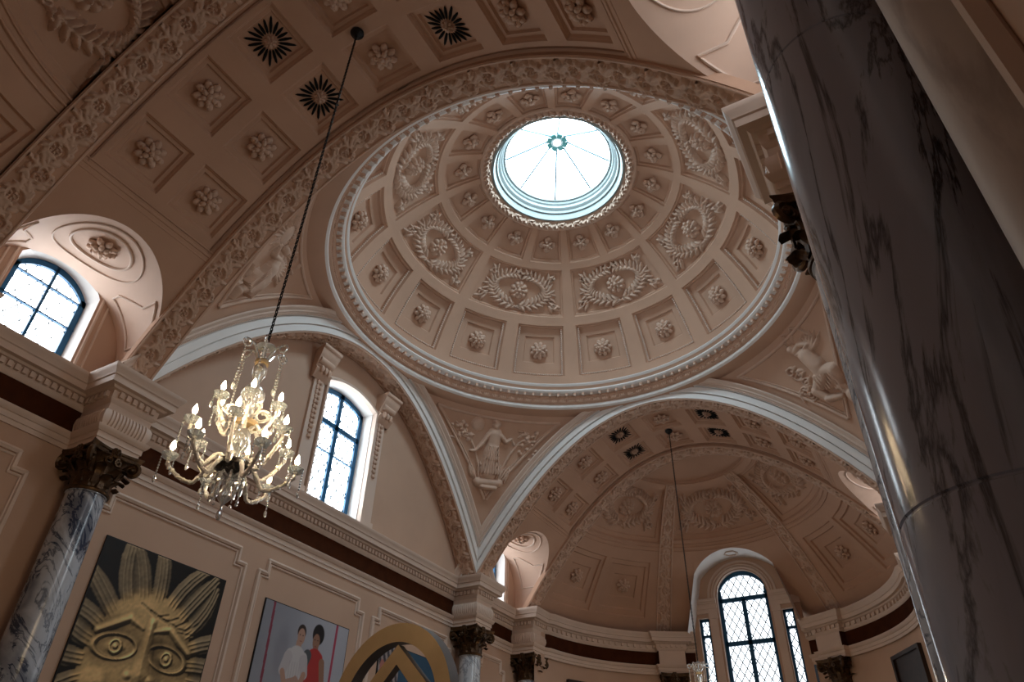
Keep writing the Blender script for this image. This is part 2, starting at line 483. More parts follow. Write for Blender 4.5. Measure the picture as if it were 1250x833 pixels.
for k in range(8):
    a = 2 * PI * (k + .5) / 8 + .12
    c, q = math.cos(a), math.sin(a)
    m = MB(); m.tube([(1.0 * c, 1.0 * q, 12.82), (.2 * c, .2 * q, 13.38)], .021, 6)
    obj('glazing_bar', m, [LEAD], wsky)
m = MB(); m.lathe([(.215, 13.40), (.22, 13.38), (.20, 13.37), (.10, 13.37), (.10, 13.42), (0, 13.42)], 32)
m.lathe([(0, 13.34), (.06, 13.345), (.095, 13.37), (.1, 13.42)], 24); obj('lantern_boss', m, [WHITE], wsky)
m = MB()
for k in range(8):
    a = 2 * PI * k / 8; R = Matrix.Rotation(a, 3, 'Z')
    m.box(.115, .20, -.045, .045, 13.345, 13.375, 0, lambda x, y, z: R @ Vector((x, y, z)))
obj('boss_opening', m, [mat('green_boss_paint', (.008, .05, .045), .5, var=0)], wsky)

# ================================================================== PENDENTIVES AND ARCHES
ZP = 9.85
def rho_z(z): return np.sqrt(A0 * A0 + (ZP - z) / K)
mb = MB()
for q in range(4):
    nth = 61; nr = 26
    P = np.zeros((nth, nr, 3))
    for i, th in enumerate(np.linspace(q * PI / 2, (q + 1) * PI / 2, nth)):
        t = th % (PI / 2)
        rmax = 4.0 / max(math.cos(t), math.sin(t))
        for j, u in enumerate(np.linspace(0, 1, nr)):
            r = 3.88 + (rmax - 3.88) * u
            P[i, j] = (r * math.cos(th), r * math.sin(th), ZP - K * (r * r - A0 * A0))
    mb.grid(P)
pend = struct('ceiling_pendentives', mb, [PLASTER])
def pend_pt(th, z, h=0.):
    """th radians clockwise from +y"""
    r = rho_z(z); w = np.sqrt(1 + (2 * K * r) ** 2)
    rr = r - h * 2 * K * r / w; zz = z - h / w
    return rr * np.sin(th), rr * np.cos(th), zz
# raised frame of each pendentive panel
def bound(z):
    """half angle from the diagonal at which the panel frame stands"""
    r = float(rho_z(z)); g = 3.60 + (z - 7.87) * .127
    return max(0, PI / 4 - math.acos(min(1, g / r)))
for name, cth in (('far_left', -PI / 4), ('far_right', PI / 4), ('near_left', -3 * PI / 4), ('near_right', 3 * PI / 4)):
    m = MB()
    zs = np.linspace(9.37, 7.89, 30)
    L = [pend_pt(cth - bound(z), z, .012) for z in zs]; R = [pend_pt(cth + bound(z), z, .012) for z in zs]
    top = [pend_pt(cth + t, 9.37, .012) for t in np.linspace(-bound(9.37), bound(9.37), 24)]
    for ln in (L, R, top): m.tube(ln, .028, 8)
    L2 = [pend_pt(cth - bound(z) + .014, z - .0, .005) for z in zs]; R2 = [pend_pt(cth + bound(z) - .014, z, .005) for z in zs]
    for ln in (L2, R2): m.tube(ln, .014, 6)
    obj('panel_moulding', m, [ORNAM], pend)

def figure_relief(kind):
    r = Relief(2.3, 1.75, .0135)
    S = r.stroke
    if kind == 0:      # standing robed woman between fruiting branches, reeds at her feet
        S([(0, .62)], .072, .10); S([(-.015, .70), (.04, .66)], .05, .09)
        S([(0, .55), (0, .45)], [.05, .13], .08); S([(0, .45), (0, .28), (-.02, .1), (-.02, -.3)], [.14, .12, .145, .175], .10)
        for k in range(7):
            x = -.13 + .043 * k
            S([(x * .7, .22), (x, -.05), (x * 1.25, -.32)], [.012, .02, .026], .045, .075)
        S([(-.12, .44), (-.22, .24), (-.33, .08)], [.05, .04, .03], .08); S([(-.33, .08), (-.42, .06)], .03, .06)
        S([(.12, .44), (.24, .33), (.33, .40)], [.05, .04, .03], .08)
        for sg in (-1, 1):
            S([(sg * .2, -.3), (sg * .35, .1), (sg * .5, .35), (sg * .8, .55)], [.022, .02, .016, .01], .035)
            S([(sg * .45, .3), (sg * .6, .3), (sg * .75, .38)], .012, .03)
            for k in range(26):
                a = random.uniform(0, 2 * PI); rr = random.uniform(.03, .3)
                x = sg * (.62 + rr * math.cos(a)); y = .42 + rr * .75 * math.sin(a)
                if k % 2: S([(x, y)], random.uniform(.028, .045), .06)
                else: r.leaf(x, y, random.uniform(0, 6.28), .11, .022, .04, .6)
        S([(-.36, .6)], .13, .05)
        for k in range(15):
            x = -.34 + .047 * k
            r.leaf(x, -.44 - .02 * (k % 3), PI / 2 + (x) * -1.2 + random.uniform(-.15, .15), .34, .026, .055, random.uniform(-.3, .3))
        S([(-.2, -.52), (.2, -.5)], .09, .10); S([(-.12, -.60), (.14, -.6)], .06, .12)
        for k in range(9): S([(random.uniform(-.1, .9), random.uniform(-.15, .2))], .03, .05)
    elif kind == 1:    # crouching winged figure among scrolls
        S([(-.03, .58)], .08, .11); S([(.02, .48), (.12, .34), (.16, .1), (.12, -.1)], [.08, .15, .15, .13], .12)
        S([(0, .52), (.15, .55), (.3, .45)], [.06, .055, .04], .09); S([(.3, .45), (.12, .42), (-.02, .46)], [.04, .035, .03], .09)
        S([(.1, -.05), (-.15, -.2), (-.05, -.42), (.2, -.52)], [.12, .1, .07, .05], .11); S([(.15, 0), (.38, -.12), (.3, -.4), (.36, -.6)], [.11, .1, .07, .05], .11)
        for k in range(8): S([(.02 + .05 * k, .0 - .02 * k), (.0 + .05 * k, -.25 - .03 * k)], .016, .05, .07)
        for k in range(6):
            a = 1.0 + .28 * k
            r.leaf(.22, .35, a - 1.0, .42 - .03 * k, .034, .055, .6)
        S([(.05, .66), (.2, .85), (.32, .75), (.45, .5)], .016, .04); S([(-.08, .66), (-.02, .86), (.1, .8)], .014, .04)
        for k in range(5):
            r.spiral(-.34 + .07 * (k % 3), .30 - .13 * k, .09, .02, k, 1.3 * (-1) ** k, .018, .045, 4, .02)
        for k in range(12):
            r.leaf(random.uniform(-.5, -.12), random.uniform(-.2, .36), random.uniform(2, 4.5), .15, .024, .045, .7)
        S([(.36, -.58), (.36, -.66)], .085, .11)
    else:              # flying figure with a rayed sun
        cx, cy = (.42, .43) if kind == 2 else (-.42, .43)
        for k in range(26):
            a = 2 * PI * k / 26
            S([(cx + .17 * math.cos(a), cy + .17 * math.sin(a)), (cx + (.33 if k % 2 else .27) * math.cos(a), cy + (.33 if k % 2 else .27) * math.sin(a))], [.02, .006], .045)
        S([(cx, cy)], .16, .05)
        sg = 1 if kind == 2 else -1
        S([(sg * .12, .42)], .075, .1); S([(sg * .06, .33), (-sg * .05, .14), (-sg * .1, -.1), (-sg * .05, -.34)], [.08, .15, .14, .09], .11)
        S([(sg * .04, .3), (sg * .2, .2), (sg * .3, .32)], [.05, .045, .03], .08)
        S([(-sg * .05, -.3), (sg * .06, -.5), (sg * .0, -.62)], [.08, .055, .04], .1)
        for k in range(9): r.leaf(-sg * .1, .2, (PI if sg > 0 else 0) - sg * (.2 + .22 * k) + (0), .42 - .02 * k, .03, .05, .4 * sg)
        for k in range(8): S([(-sg * (.18 - .04 * k), .05), (-sg * (.2 - .045 * k), -.35)], .016, .045, .07)
        for k in range(16): r.leaf(random.uniform(-.6, .6), random.uniform(.45, .66), random.uniform(0, 6), .13, .024, .04, .7)
        for k in range(8): r.leaf(random.uniform(-.25, .25), random.uniform(-.6, -.2), random.uniform(.5, 2.6), .16, .026, .045, .5)
    return r
for cth, kind in ((-PI / 4, 0), (PI / 4, 1), (-3 * PI / 4, 3), (3 * PI / 4, 2)):
    R = figure_relief(kind); m = MB()
    def fn(U, V, H):
        z = 8.67 + V * .915
        return pend_pt(cth + 1.1 * U / rho_z(z), z, H * 1.15)
    R.mesh(m, fn)
    obj('figure_relief', m, [ORNAM], pend)

# the four crossing arches: soffit with rinceau, stepped archivolt facing the dome
SS = np.linspace(-S_END - .1, S_END + .1, 121)
def arch_map(axis, sg):
    """returns f(s, t, o): s along the arch, t distance from the dome axis, o outward of the curve"""
    def f(s, t, o):
        q, z = arch(s, o)
        return (q, sg * t, z) if axis == 'y' else (sg * t, q, z)
    return f
ARCHV = [(0, .02), (.012, 0), (.115, 0), (.117, .025), (.130, .025), (.132, -.028), (.245, -.032), (.247, -.005), (.262, -.005), (.264, -.07), (.30, -.075), (.315, -.10), (.34, -.105), (.355, -.135), (.375, -.165), (.40, -.17), (.405, .10)]
def build_arch(num, axis, sg, t0=A0, t1=XW, archivolt=True):
    f = arch_map(axis, sg)
    mb = MB()
    S, T = np.meshgrid(SS, [t0, t0, t0 + .05, t1 - .05, t1, t1], indexing='ij'); OO = np.broadcast_to([.0 if archivolt else .10, 0, 0, 0, 0, .10], S.shape)
    mb.grid(np.stack(np.broadcast_arrays(*f(S, T, OO)), -1))
    root = struct('trim_%d' % num, mb, [PLASTER])
    m = MB()
    for t in (t0 + .025, t1 - .025):            # fillets either side of the carving
        m.tube(np.stack(np.broadcast_arrays(*f(SS, t + 0 * SS, -.004)), -1), .017, 6)
    obj('edge_fillet', m, [ORNAM], root)
    m = MB(); reps = 16; Lr = 2 * S_END / reps; c = (t0 + t1) / 2
    def fn(U, V, H): return f((U / (RINC.w * reps) - .5) * 2 * S_END, c + V * (t1 - t0) / .42, -H * 1.25)
    RINC.mesh(m, fn, reps)
    obj('acanthus_scroll', m, [ORNAM], root)
    if archivolt:
        m = MB()
        O = np.array([a for a, b in ARCHV]); Tt = np.array([A0 + b for a, b in ARCHV])
        S, OO = np.meshgrid(SS, O, indexing='ij'); TT = np.broadcast_to(Tt, S.shape)
        G = np.stack(np.broadcast_arrays(*f(S, TT, OO)), -1)
        m.grid(G[:, :10]); m.grid(G[:, 9:], 1)
        obj('archivolt', m, [WHITE, TRIM], root, ang=20)
        m = MB()
        for k in range(420):                    # fine carved enrichment on the outer moulding
            s = -S_END + 2 * S_END * (k + .5) / 420
            p = [float(x) for x in f(s, A0 - .078, .283)]
            m.ball(p, .014, 5, 4)
        obj('bead_moulding', m, [TRIM], root)
    return root
build_arch(3, 'y', 1); build_arch(4, 'y', -1); build_arch(5, 'x', -1); build_arch(6, 'x', 1)
# the arches between barrel vaults and apses
build_arch(7, 'y', 1, 6.15, 6.60, False); build_arch(8, 'y', -1, 6.15, 6.60, False)

# ================================================================== BARREL VAULTS
BO = .05                                        # the vault lies this far above the arch soffits
NY, NR, NZ = 5.25, 1.03, 6.62                   # side niche (groin) centre, radius, centre height
def x_at(z, o=BO): return math.sqrt(max(0, ZT + o - z) / K)
ROWS = [0, .944, 1.888, 2.832]
def barrel(side, sy):
    mp = lambda s, Y, o: (arch(s, BO + o)[0], sy * Y, arch(s, BO + o)[1])
    rects = []
    cells = []
    for r in range(-3, 4):
        c = r * .944
        for yc in (4.83, 5.68):
            rects += [(c - .325, c + .325, yc - .335, yc + .335, .025), (c - .305, c + .305, yc - .315, yc + .315, .03), (c - .245, c + .245, yc - .255, yc + .255, .03)]
            cells.append((r, c, yc))
    mb = MB()
    mb.grid(stepgrid(np.linspace(-3.33, 3.33, 46), np.linspace(4.33, 6.17, 6), rects, mp, .008))
    # plain spandrels round the niches
    for sx in (-1, 1):
        ys = np.unique(np.concatenate([np.linspace(4.33, 6.17, 24), NY + NR * np.cos(np.linspace(0, PI, 41))]))
        ys = ys[(ys >= 4.33) & (ys <= 6.17)]
        P = np.zeros((len(ys), 10, 3))
        q0, z0 = arch(3.33, BO)
        for i, Y in enumerate(ys):
            d = abs(Y - NY); zb = NZ + math.sqrt(max(0, NR * NR - d * d)) if d < NR else ZC
            for j, t in enumerate(np.linspace(0, 1, 10)):
                z = z0 + (zb - z0) * t
                P[i, j] = (sx * x_at(z), sy * Y, z)
        mb.grid(P)
    root = struct('ceiling_%s_vault' % side, mb, [PLASTER], ang=30)
    m = MB()
    for sx in (-1, 1):
        for s, r in ((3.36, .022), (3.43, .016), (3.30, .012)):
            m.tube([mp(sx * s, Y, -.008) for Y in np.linspace(4.34, 6.16, 8)], r, 6)
        for Y in (4.40, 6.10):
            m.tube([mp(s, Y, -.004) for s in np.linspace(-3.36, 3.36, 40)], .016, 6)
    obj('field_moulding', m, [PLASTER], root)
    for r, c, yc in cells:
        q, z = arch(c, BO + .082); q, z = float(q), float(z)
        w = math.hypot(1, 2 * K * q); n = Vector((-2 * K * q / w, 0, -1 / w))
        p = Vector((q, sy * yc, z))
        if abs(r) == 1:
            put('vent_grille', VENT, root, p + n * .004, n, (0, 1, 0))
            put('rosette', ROS_S, root, p, n, (0, 1, 0))
        else:
            put('rosette', ROS_B, root, p, n, (0, 1, 0))
    # niches
    for sx in (-1, 1):
        m = MB()
        th = np.linspace(0, PI, 49)
        P = np.zeros((len(th) + 2, 8, 3))
        prof = [(NY + NR, ZC - .05)] + [(NY + NR * math.cos(t), NZ + NR * math.sin(t)) for t in th] + [(NY - NR, ZC - .05)]
        for i, (Y, z) in enumerate(prof):
            x0 = x_at(max(z, ZC))
            for j, t in enumerate(np.linspace(0, 1, 8)):
                P[i, j] = (sx * (x0 + (XW + .01 - x0) * t), sy * Y, z)
        m.grid(P)
        nobj = obj('niche_vault', m, [NICHEP], root)
        m = MB()
        cyl = lambda Y, x, h=.008: (sx * x, sy * Y, NZ + math.sqrt(max(0, (NR - h) ** 2 - (Y - NY) ** 2)))
        el = [cyl(NY + .36 * math.cos(a), 3.66 + .30 * math.sin(a)) for a in np.linspace(0, 2 * PI, 49)]
        m.tube(el, .02, 6, cap=False)
        el = [cyl(NY + .52 * math.cos(a), 3.68 + .46 * math.sin(a)) for a in np.linspace(0, 2 * PI, 49) if 3.68 + .46 * math.sin(a) > x_at(cyl(NY + .52 * math.cos(a), 0)[2]) + .02]
        m.tube(el[:], .012, 6)
        for sg in (-1, 1):
            pts = []
            for a in np.linspace(15, 55, 14): pts.append((a, 4.16))
            for a in np.linspace(55, 40, 6): pts.append((a, 4.05 - .02 * (55 - a)))
            for a in np.linspace(40, 15, 10): pts.append((a, x_at(NZ + NR * math.sin(math.radians(a))) + .1))
            ln = [(sx * x, sy * (NY + sg * (NR - .008) * math.cos(math.radians(a))), NZ + (NR - .008) * math.sin(math.radians(a))) for a, x in pts]
            m.tube(ln + [ln[0]], .016, 6)
        obj('raised_moulding', m, [TRIM], nobj)
        p = Vector(cyl(NY, 3.66, 0)); put('rosette', ROS_B, nobj, p, (0, 0, -1), (0, 1, 0))
    return root
barrel('far', 1); barrel('near', -1)

# ================================================================== APSE HALF DOMES
AC, AT, AK = 6.1, 9.5, .186
def apse_pt(az, r, d=0.):
    a = np.radians(az); w = np.sqrt(1 + (2 * AK * r) ** 2)
    rr = r + d * 2 * AK * r / w
    return rr * np.sin(a), AC + rr * np.cos(a), AT - AK * r * r + d / w
ND = (1.27, 6.77)                                # window niche radius, centre height
R0 = math.sqrt((AT - ZC) / AK)
def half_dome(side, sy, window):
    m = MB()
    lim = lambda r: np.degrees(np.arccos(np.clip(.49 / r, -1, 1)))
    def mp(az, r, d):
        l = lim(r); x, y, z = apse_pt(np.clip(az, -l, l), r, d)
        return x, sy * y, z
    rects = []
    for sg in (-1, 1):
        for c in (47, 69.5):
            for e, d in ((9.8, .04), (8.2, .045), (5.2, .03)):
                g = (9.8 - e) * .055
                rects.append((sg * c - e, sg * c + e, 3.0 + g, 3.84 - g, d))
    up = [(-26.5, 26.5, 1.5, 2.58, .05), (-24.5, 24.5, 1.58, 2.5, .03)]
    for sg in (-1, 1): up += [(min(sg * 34, sg * 86), max(sg * 34, sg * 86), 1.5, 2.64, .05), (min(sg * 36, sg * 80), max(sg * 36, sg * 80), 1.58, 2.56, .03)]
    az = np.linspace(-84, 84, 57)
    m.grid(stepgrid(az, np.linspace(1.30, 2.72, 8), up, mp, .15, .008))
    for a0, a1 in ((-84, -30), (30, 84)):
        m.grid(stepgrid(np.linspace(a0, a1, 20), np.linspace(2.72, R0, 8), rects, mp, .15, .008))
    # middle bay, cut by the window niche
    def rstar(a):
        if not window: return R0
        s = math.sin(math.radians(a)); lo, hi = 2.72, R0
        g = lambda r: (AT - AK * r * r) - (ND[1] + math.sqrt(max(0, ND[0] ** 2 - (r * s) ** 2)) if abs(r * s) < ND[0] else -1)
        if g(hi) > 0: return R0
        for _ in range(50):
            c = (lo + hi) / 2
            if g(c) > 0: lo = c
            else: hi = c
        return lo
    aa = np.linspace(-30, 30, 81); P = np.zeros((81, 8, 3)); edge = []
    for i, a in enumerate(aa):
        re = rstar(a)
        for j, t in enumerate(np.linspace(0, 1, 8)):
            x, y, z = apse_pt(a, 2.72 + (re - 2.72) * t); P[i, j] = (x, sy * y, z)
        if re < R0 - 1e-3: edge.append(P[i, 7].copy())
    m.grid(P)
    # flat crown disc
    lr = np.linspace(.5, 1.30, 6)
    P = np.zeros((37, 6, 3))
    for i, u in enumerate(np.linspace(-1, 1, 37)):
        for j, r in enumerate(lr):
            x, y, z = mp(u * lim(r), r, 0); P[i, j] = (x, y, z + .05)
    m.grid(P)
    P = np.zeros((37, 2, 3))
    for i, u in enumerate(np.linspace(-1, 1, 37)):
        for j, dz in enumerate((-.012, .055)):
            x, y, z = mp(u * lim(1.3), 1.3, 0); P[i, j] = (x, y, z + dz)
    m.grid(P)
    # step between arch and half dome
    S = np.linspace(-S_END, S_END, 60); q, z = arch(S); q2 = q
    zd = AT - AK * (q * q + .25) + .08
    m.grid(np.stack([np.stack([q, 0 * q + sy * 6.60, z - .01], -1), np.stack([q, 0 * q + sy * 6.60, zd], -1)], 1))
    root = struct('ceiling_%s_apse' % side, m, [PLASTER], ang=30)
    for sg in (-1, 1):                           # carved ribs
        R = RINC; m = MB(); L = 2.65; reps = 5
        def fn(U, V, H):
            r = 1.36 + U / (R.w * reps) * (R0 - 1.36); w = np.clip(.10 + .028 * r, 0, .2)
            x, y, z = apse_pt(sg * 30 + np.degrees(V / .15 * w * .72 / r), r, .012 - H)
            return x, sy * y, z
        R.mesh(m, fn, reps)
        for e in (-1, 1):
            ln = []
            for r in np.linspace(1.34, R0, 16):
                x, y, z = apse_pt(sg * 30 + e * math.degrees(min(.2, .10 + .028 * r) * .85 / r), r, -.01); ln.append((x, sy * y, z))
            m.tube(ln, .02, 6)
        obj('carved_rib', m, [ORNAM], root)
    m = MB()
    for r, w in ((2.72, .02), (2.79, .014), (2.66, .012), (1.345, .016)):
        l = float(lim(r)); m.tube([(lambda p: (p[0], sy * p[1], p[2]))(apse_pt(a, r, -.008)) for a in np.linspace(-l, l, 50)], w, 6)
    obj('band_moulding', m, [PLASTER], root)
    for sg in (-1, 1):
        for c in (47, 69.5):
            x, y, z = apse_pt(sg * c, 3.42, .115); p = Vector((x, sy * y, z))
            n = Vector((-x * 2 * AK, -sy * (y - AC) * 2 * AK, -1)); put('rosette', ROS_B, root, p, n)
    for c, k in ((0, 1), (60, .92), (-60, .92)):
        m = MB()
        def fn(U, V, H):
            r = 2.04 - V * .95; a = c + np.degrees(U * k / 2.04)
            l = lim(r); x, y, z = apse_pt(np.clip(a, -l, l), r, .078 - H * 1.5)
            return x, sy * y, z
        WREATH.mesh(m, fn); obj('wreath_relief', m, [ORNAM], root)
    if window:
        m = MB(); yb = 9.64
        edge = np.array(edge)
        pts = [(-ND[0], edge[0][1], ZC - .05)] + [tuple(e) for e in edge] + [(ND[0], edge[-1][1], ZC - .05)]
        P = np.zeros((len(pts), 5, 3))
        for i, p in enumerate(pts):
            for j, t in enumerate(np.linspace(0, 1, 5)): P[i, j] = (p[0], p[1] + (yb + .01 - p[1]) * t, p[2])
        m.grid(P); nv = obj('niche_vault', m, [WHITE], root)
        m = MB()
        m.lathe([(0, 0), (.02, .0)], 6)
        mm = MB(); mm.tube([(.16 * math.cos(a), 9.25 + .16 * math.sin(a), ND[1] + ND[0] - .012 - (.16 * math.cos(a)) ** 2 / 2.6) for a in np.linspace(0, 2 * PI, 7)], .018, 6)
        obj('ceiling_fitting', mm, [TRIM], nv)
    return root
half_dome('far', 1, True); half_dome('near', -1, False)

# ================================================================== WALLS
def wall_cols(mb, us, fn, zb, ztop, holes):
    """vertical strips; holes = (u0,u1,z0,topfn)"""
    us = sorted(set([round(u, 5) for u in us] + [round(e, 5) for h in holes for e in np.linspace(h[0], h[1], 25)]))
    for a, b in zip(us[:-1], us[1:]):
        c = (a + b) / 2
        hs = sorted([h for h in holes if h[0] < c < h[1]], key=lambda h: h[2])
        za = zbb = zb
        for h in hs:
            if h[2] > za + 1e-6: mb.add([fn(a, za), fn(b, zbb), fn(b, h[2]), fn(a, h[2])], [(0, 1, 2, 3)], 0, False)
            za, zbb = h[3](a), h[3](b)
        ta, tb = ztop(a), ztop(b)
        if max(ta - za, tb - zbb) > 1e-6: mb.add([fn(a, za), fn(b, zbb), fn(b, tb), fn(a, ta)], [(0, 1, 2, 3)], 0, False)

def segment(hw, zs, zc):
    """segmental head: spring height zs at +-hw, crown zc"""
    d = zc - zs; R = (hw * hw + d * d) / (2 * d)
    return lambda u: zc - R + math.sqrt(max(0, R * R - u * u))

WIN_N = [1]
def window(label_num, hw, zb, top, M, depth, pane, bars, hbars, lattice=.17, lr=.0115, barw=.035, fr=.055, inner=WHITE, frame_mat=TEAL, splay=0.):
    """M(u, z, d): plane map, d = distance behind the wall face"""
    o = bpy.data.objects.new('window_%d' % label_num, None); COL.objects.link(o); o['kind'] = 'structure'
    o.matrix_world = Matrix.Translation(Vector(M(0, zb, 0)))
    us = np.linspace(-hw, hw, 33); w2 = hw - splay
    out = [(-hw, zb)] + [(u, top(u)) for u in us] + [(hw, zb)]
    k = w2 / hw
    m = MB(); P = np.zeros((len(out), 2, 3))
    for i, (u, z) in enumerate(out):
        P[i, 0] = M(u, z, -.002); P[i, 1] = M(u * k, z - (splay if z > zb else 0), depth)
    m.grid(P)
    m.add([M(-hw, zb, -.002), M(hw, zb, -.002), M(w2, zb, depth), M(-w2, zb, depth)], [(0, 1, 2, 3)], 0, False)
    obj('reveal', m, [inner], o)
    t2 = lambda u: top(max(-hw, min(hw, u / k))) - splay
    m = MB(); us2 = np.linspace(-w2, w2, 33)
    m.grid(np.array([[M(u, zb, depth), M(u, t2(u), depth)] for u in us2])); obj('pane', m, [pane], o)
    m = MB(); d0, d1 = depth - .05, depth - .004
    B = lambda u0, u1, z0, z1: m.box(u0, u1, d0, d1, z0, z1, 0, lambda u, d, z: M(u, z, d))
    B(-w2, -w2 + fr, zb, t2(-w2 + fr * .3)); B(w2 - fr, w2, zb, t2(w2 - fr * .3)); B(-w2, w2, zb, zb + fr)
    for a, b in zip(us2[:-1], us2[1:]):
        V = [M(a, t2(a) - fr * 1.15, d0), M(b, t2(b) - fr * 1.15, d0), M(b, t2(b), d0), M(a, t2(a), d0)]
        V += [M(a, t2(a) - fr * 1.15, d1), M(b, t2(b) - fr * 1.15, d1), M(b, t2(b), d1), M(a, t2(a), d1)]
        m.add(V, [(0, 1, 2, 3), (4, 5, 6, 7), (0, 1, 5, 4), (3, 2, 6, 7)], 0, False)
    obj('frame', m, [frame_mat], o)
    m = MB()
    for (u, z0, z1, w) in bars: B(u - w / 2, u + w / 2, z0, min(z1, t2(u)))
    for (z, u0, u1, w) in hbars: B(u0, u1, z - w / 2, z + w / 2)
    obj('mullion', m, [frame_mat], o)
    if lattice:
        m = MB(); r = lr; dl = depth - .012
        zt = max(t2(u) for u in us2)
        for sg in (-1, 1):
            c = -4.
            while c < 4.:
                # u = c + sg*(z-zb)*.62
                pts = []
                for z in np.linspace(zb, zt, 80):
                    u = c + sg * (z - zb) * .62
                    if abs(u) < w2 - .01 and z < t2(u) - .01: pts.append((u, z))
                if len(pts) > 1:
                    m.tube([M(pts[0][0], pts[0][1], dl), M(pts[-1][0], pts[-1][1], dl)], r, 4)
                c += lattice
        obj('lead_lattice', m, [LEAD], o)
    return o

def mldg(m, pts, prof_r=.03, fn=None, closed=False):
    """a raised moulding of two rolls along straight runs"""
    pts = pts + ([pts[0]] if closed else [])
    for a, b in zip(pts[:-1], pts[1:]):
        for off, r in ((0, prof_r), (-prof_r * 1.1, prof_r * .55)):
            m.tube([fn(*a), fn(*b)], r, 6)
    for p in pts: m.ball(fn(*p), prof_r, 8, 6)

LUN = segment(.65, 8.60, 8.76)
NIC = segment(.52, 7.46, 7.74)
for sx, side in ((-1, 'left'), (1, 'right')):
    mb = MB()
    fn = lambda u, z: (sx * XW, u, z)
    mb.add([fn(-7.7, 0), fn(6.5, 0), fn(6.5, ZC), fn(-7.7, ZC)], [(0, 1, 2, 3)], 0, False)
    wall_cols(mb, np.linspace(-3.93, 3.93, 41), fn, ZC, lambda u: ZT - K * u * u + .03, [(-.65, .65, 6.44, LUN)])
    for sy in (-1, 1):
        f2 = lambda u, z: (sx * XW, sy * NY + u, z)
        wall_cols(mb, np.linspace(-NR - .06, NR + .06, 31), f2, ZC - .05, lambda u: NZ + math.sqrt(max(0, (NR + .06) ** 2 - u * u)), [(-.52, .52, ZC - .04, NIC)])
    wall = struct('wall_' + side, mb, [WALLP])
    num = {-1: (2, 3, 4), 1: (5, 6, 7)}[sx]
    Mw = lambda u, z, d: (sx * (XW + d), u, z)
    w = window(num[0], .65, 6.44, LUN, Mw, .25, SKY_PANE, [(0, 6.44, 9, .09)], [(8.02, -.6, .6, .10), (7.48, -.6, .6, .022)], .2, fr=.085, splay=.03)
    # surround of the lunette window: pilaster strips, consoles, hanging husks, hood
    m = MB()
    for sg in (-1, 1):
        m.box(-.05, .0, .72, .98, 6.42, 8.52, 0, lambda x, y, z: (sx * (XW + x), sg * y, z))
        m.box(-.08, .0, .69, 1.01, 6.40, 6.52, 0, lambda x, y, z: (sx * (XW + x), sg * y, z))
        m.box(-.10, .0, .66, .70, 6.42, 8.62, 0, lambda x, y, z: (sx * (XW + x), sg * y, z))
    P = np.zeros((33, 5, 3))
    for i, u in enumerate(np.linspace(-.70, .70, 33)):
        z = LUN(max(-.65, min(.65, u)))
        for j, (dz, d) in enumerate(((0, 0), (0, .10), (.05, .10), (.06, .06), (.12, .0))): P[i, j] = (sx * (XW - d), u, z + dz)
    m.grid(P)
    sur = obj('window_surround', m, [TRIM], w)
    for sg in (-1, 1):
        m = MB()
        prof = [(.06, 8.46), (.09, 8.50), (.16, 8.60), (.12, 8.66), (.15, 8.74), (.22, 8.86), (.26, 8.94), (.26, 8.98), (.30, 9.0), (.30, 9.05), (0, 9.05)]
        for y0, y1 in ((.70, 1.04),):
            P = np.zeros((len(prof), 2, 3))
            for i, (d, z) in enumerate(prof):
                e = d * .28
                P[i, 0] = (sx * (XW - d), sg * (y0 - e * .3), z); P[i, 1] = (sx * (XW - d), sg * (y1 + e), z)
            m.grid(P)
            for j in (0, 1):
                b = [tuple(P[i, j]) for i in range(len(prof))] + [(sx * XW, P[0, j][1], 8.46)]
                m.add(b, [tuple(range(len(b)))], 0, False)
        for k in range(3): m.ball((sx * (XW - .17), sg * (.79 + .09 * k), 8.62), (.05, .045, .07), 8, 6)
        m.tube([(sx * (XW - .15), sg * .72, 8.78), (sx * (XW - .15), sg * 1.06, 8.78)], .07, 10)
        obj('console', m, [ORNAM], w)
        m = MB()
        for k in range(12):
            z = 8.42 - .095 * k; s = 1 - .035 * k
            for e in (-1, 1): m.ball((sx * (XW - .06), sg * .85 + e * .035 * s, z), (.03, .045 * s, .06 * s), 7, 5)
            m.ball((sx * (XW - .085), sg * .85, z - .02), .028 * s, 6, 5)
        obj('husk_drop', m, [ORNAM], w)
    for sy, nn in ((-1, num[1]), (1, num[2])):
        Mn = lambda u, z, d: (sx * (XW + d), sy * NY + u, z)
        wn = window(nn, .52, ZC - .04, NIC, Mn, .26, NICHE_PANE, [(0, ZC, 9, .034)], [(7.0, -.5, .5, .018), (7.38, -.5, .5, .018)], .2, .0065, fr=.075, splay=.04)
        m = MB()
        for off, r in ((.05, .022), (.14, .016)):
            ln = [Mn(-.52 - off, ZC, -.005), Mn(-.52 - off, NIC(.52) + off * .6, -.005)] + [Mn(u * (1 + off / .52), NIC(u) + off, -.005) for u in np.linspace(-.52, .52, 24)] + [Mn(.52 + off, NIC(.52) + off * .6, -.005), Mn(.52 + off, ZC, -.005)]
            m.tube(ln, r, 6)
        obj('arch_moulding', m, [TRIM], wn)
    # panel mouldings on the wall below the entablature
    def panel(c, hw=1.02, z1=5.22, sh=.15, z0=.7, z2=5.03):
        m = MB()
        pts = [(c - hw - sh, z0), (c - hw - sh, z2), (c - hw, z2), (c - hw, z1), (c + hw, z1), (c + hw, z2), (c + hw + sh, z2), (c + hw + sh, z0)]
        mldg(m, pts, .034, lambda u, z: (sx * (XW - .008), u, z), True)
        mldg(m, [(p[0] * .955 + c * .045, p[1] - (.055 if p[1] > 1 else -.055)) for p in pts], .016, lambda u, z: (sx * (XW - .004), u, z), True)
        obj('panel_moulding', m, [TRIM], wall)
    for c in (-2.6, 0, 2.6): panel(c)
    panel(-5.42, .62); panel(5.3, .38)
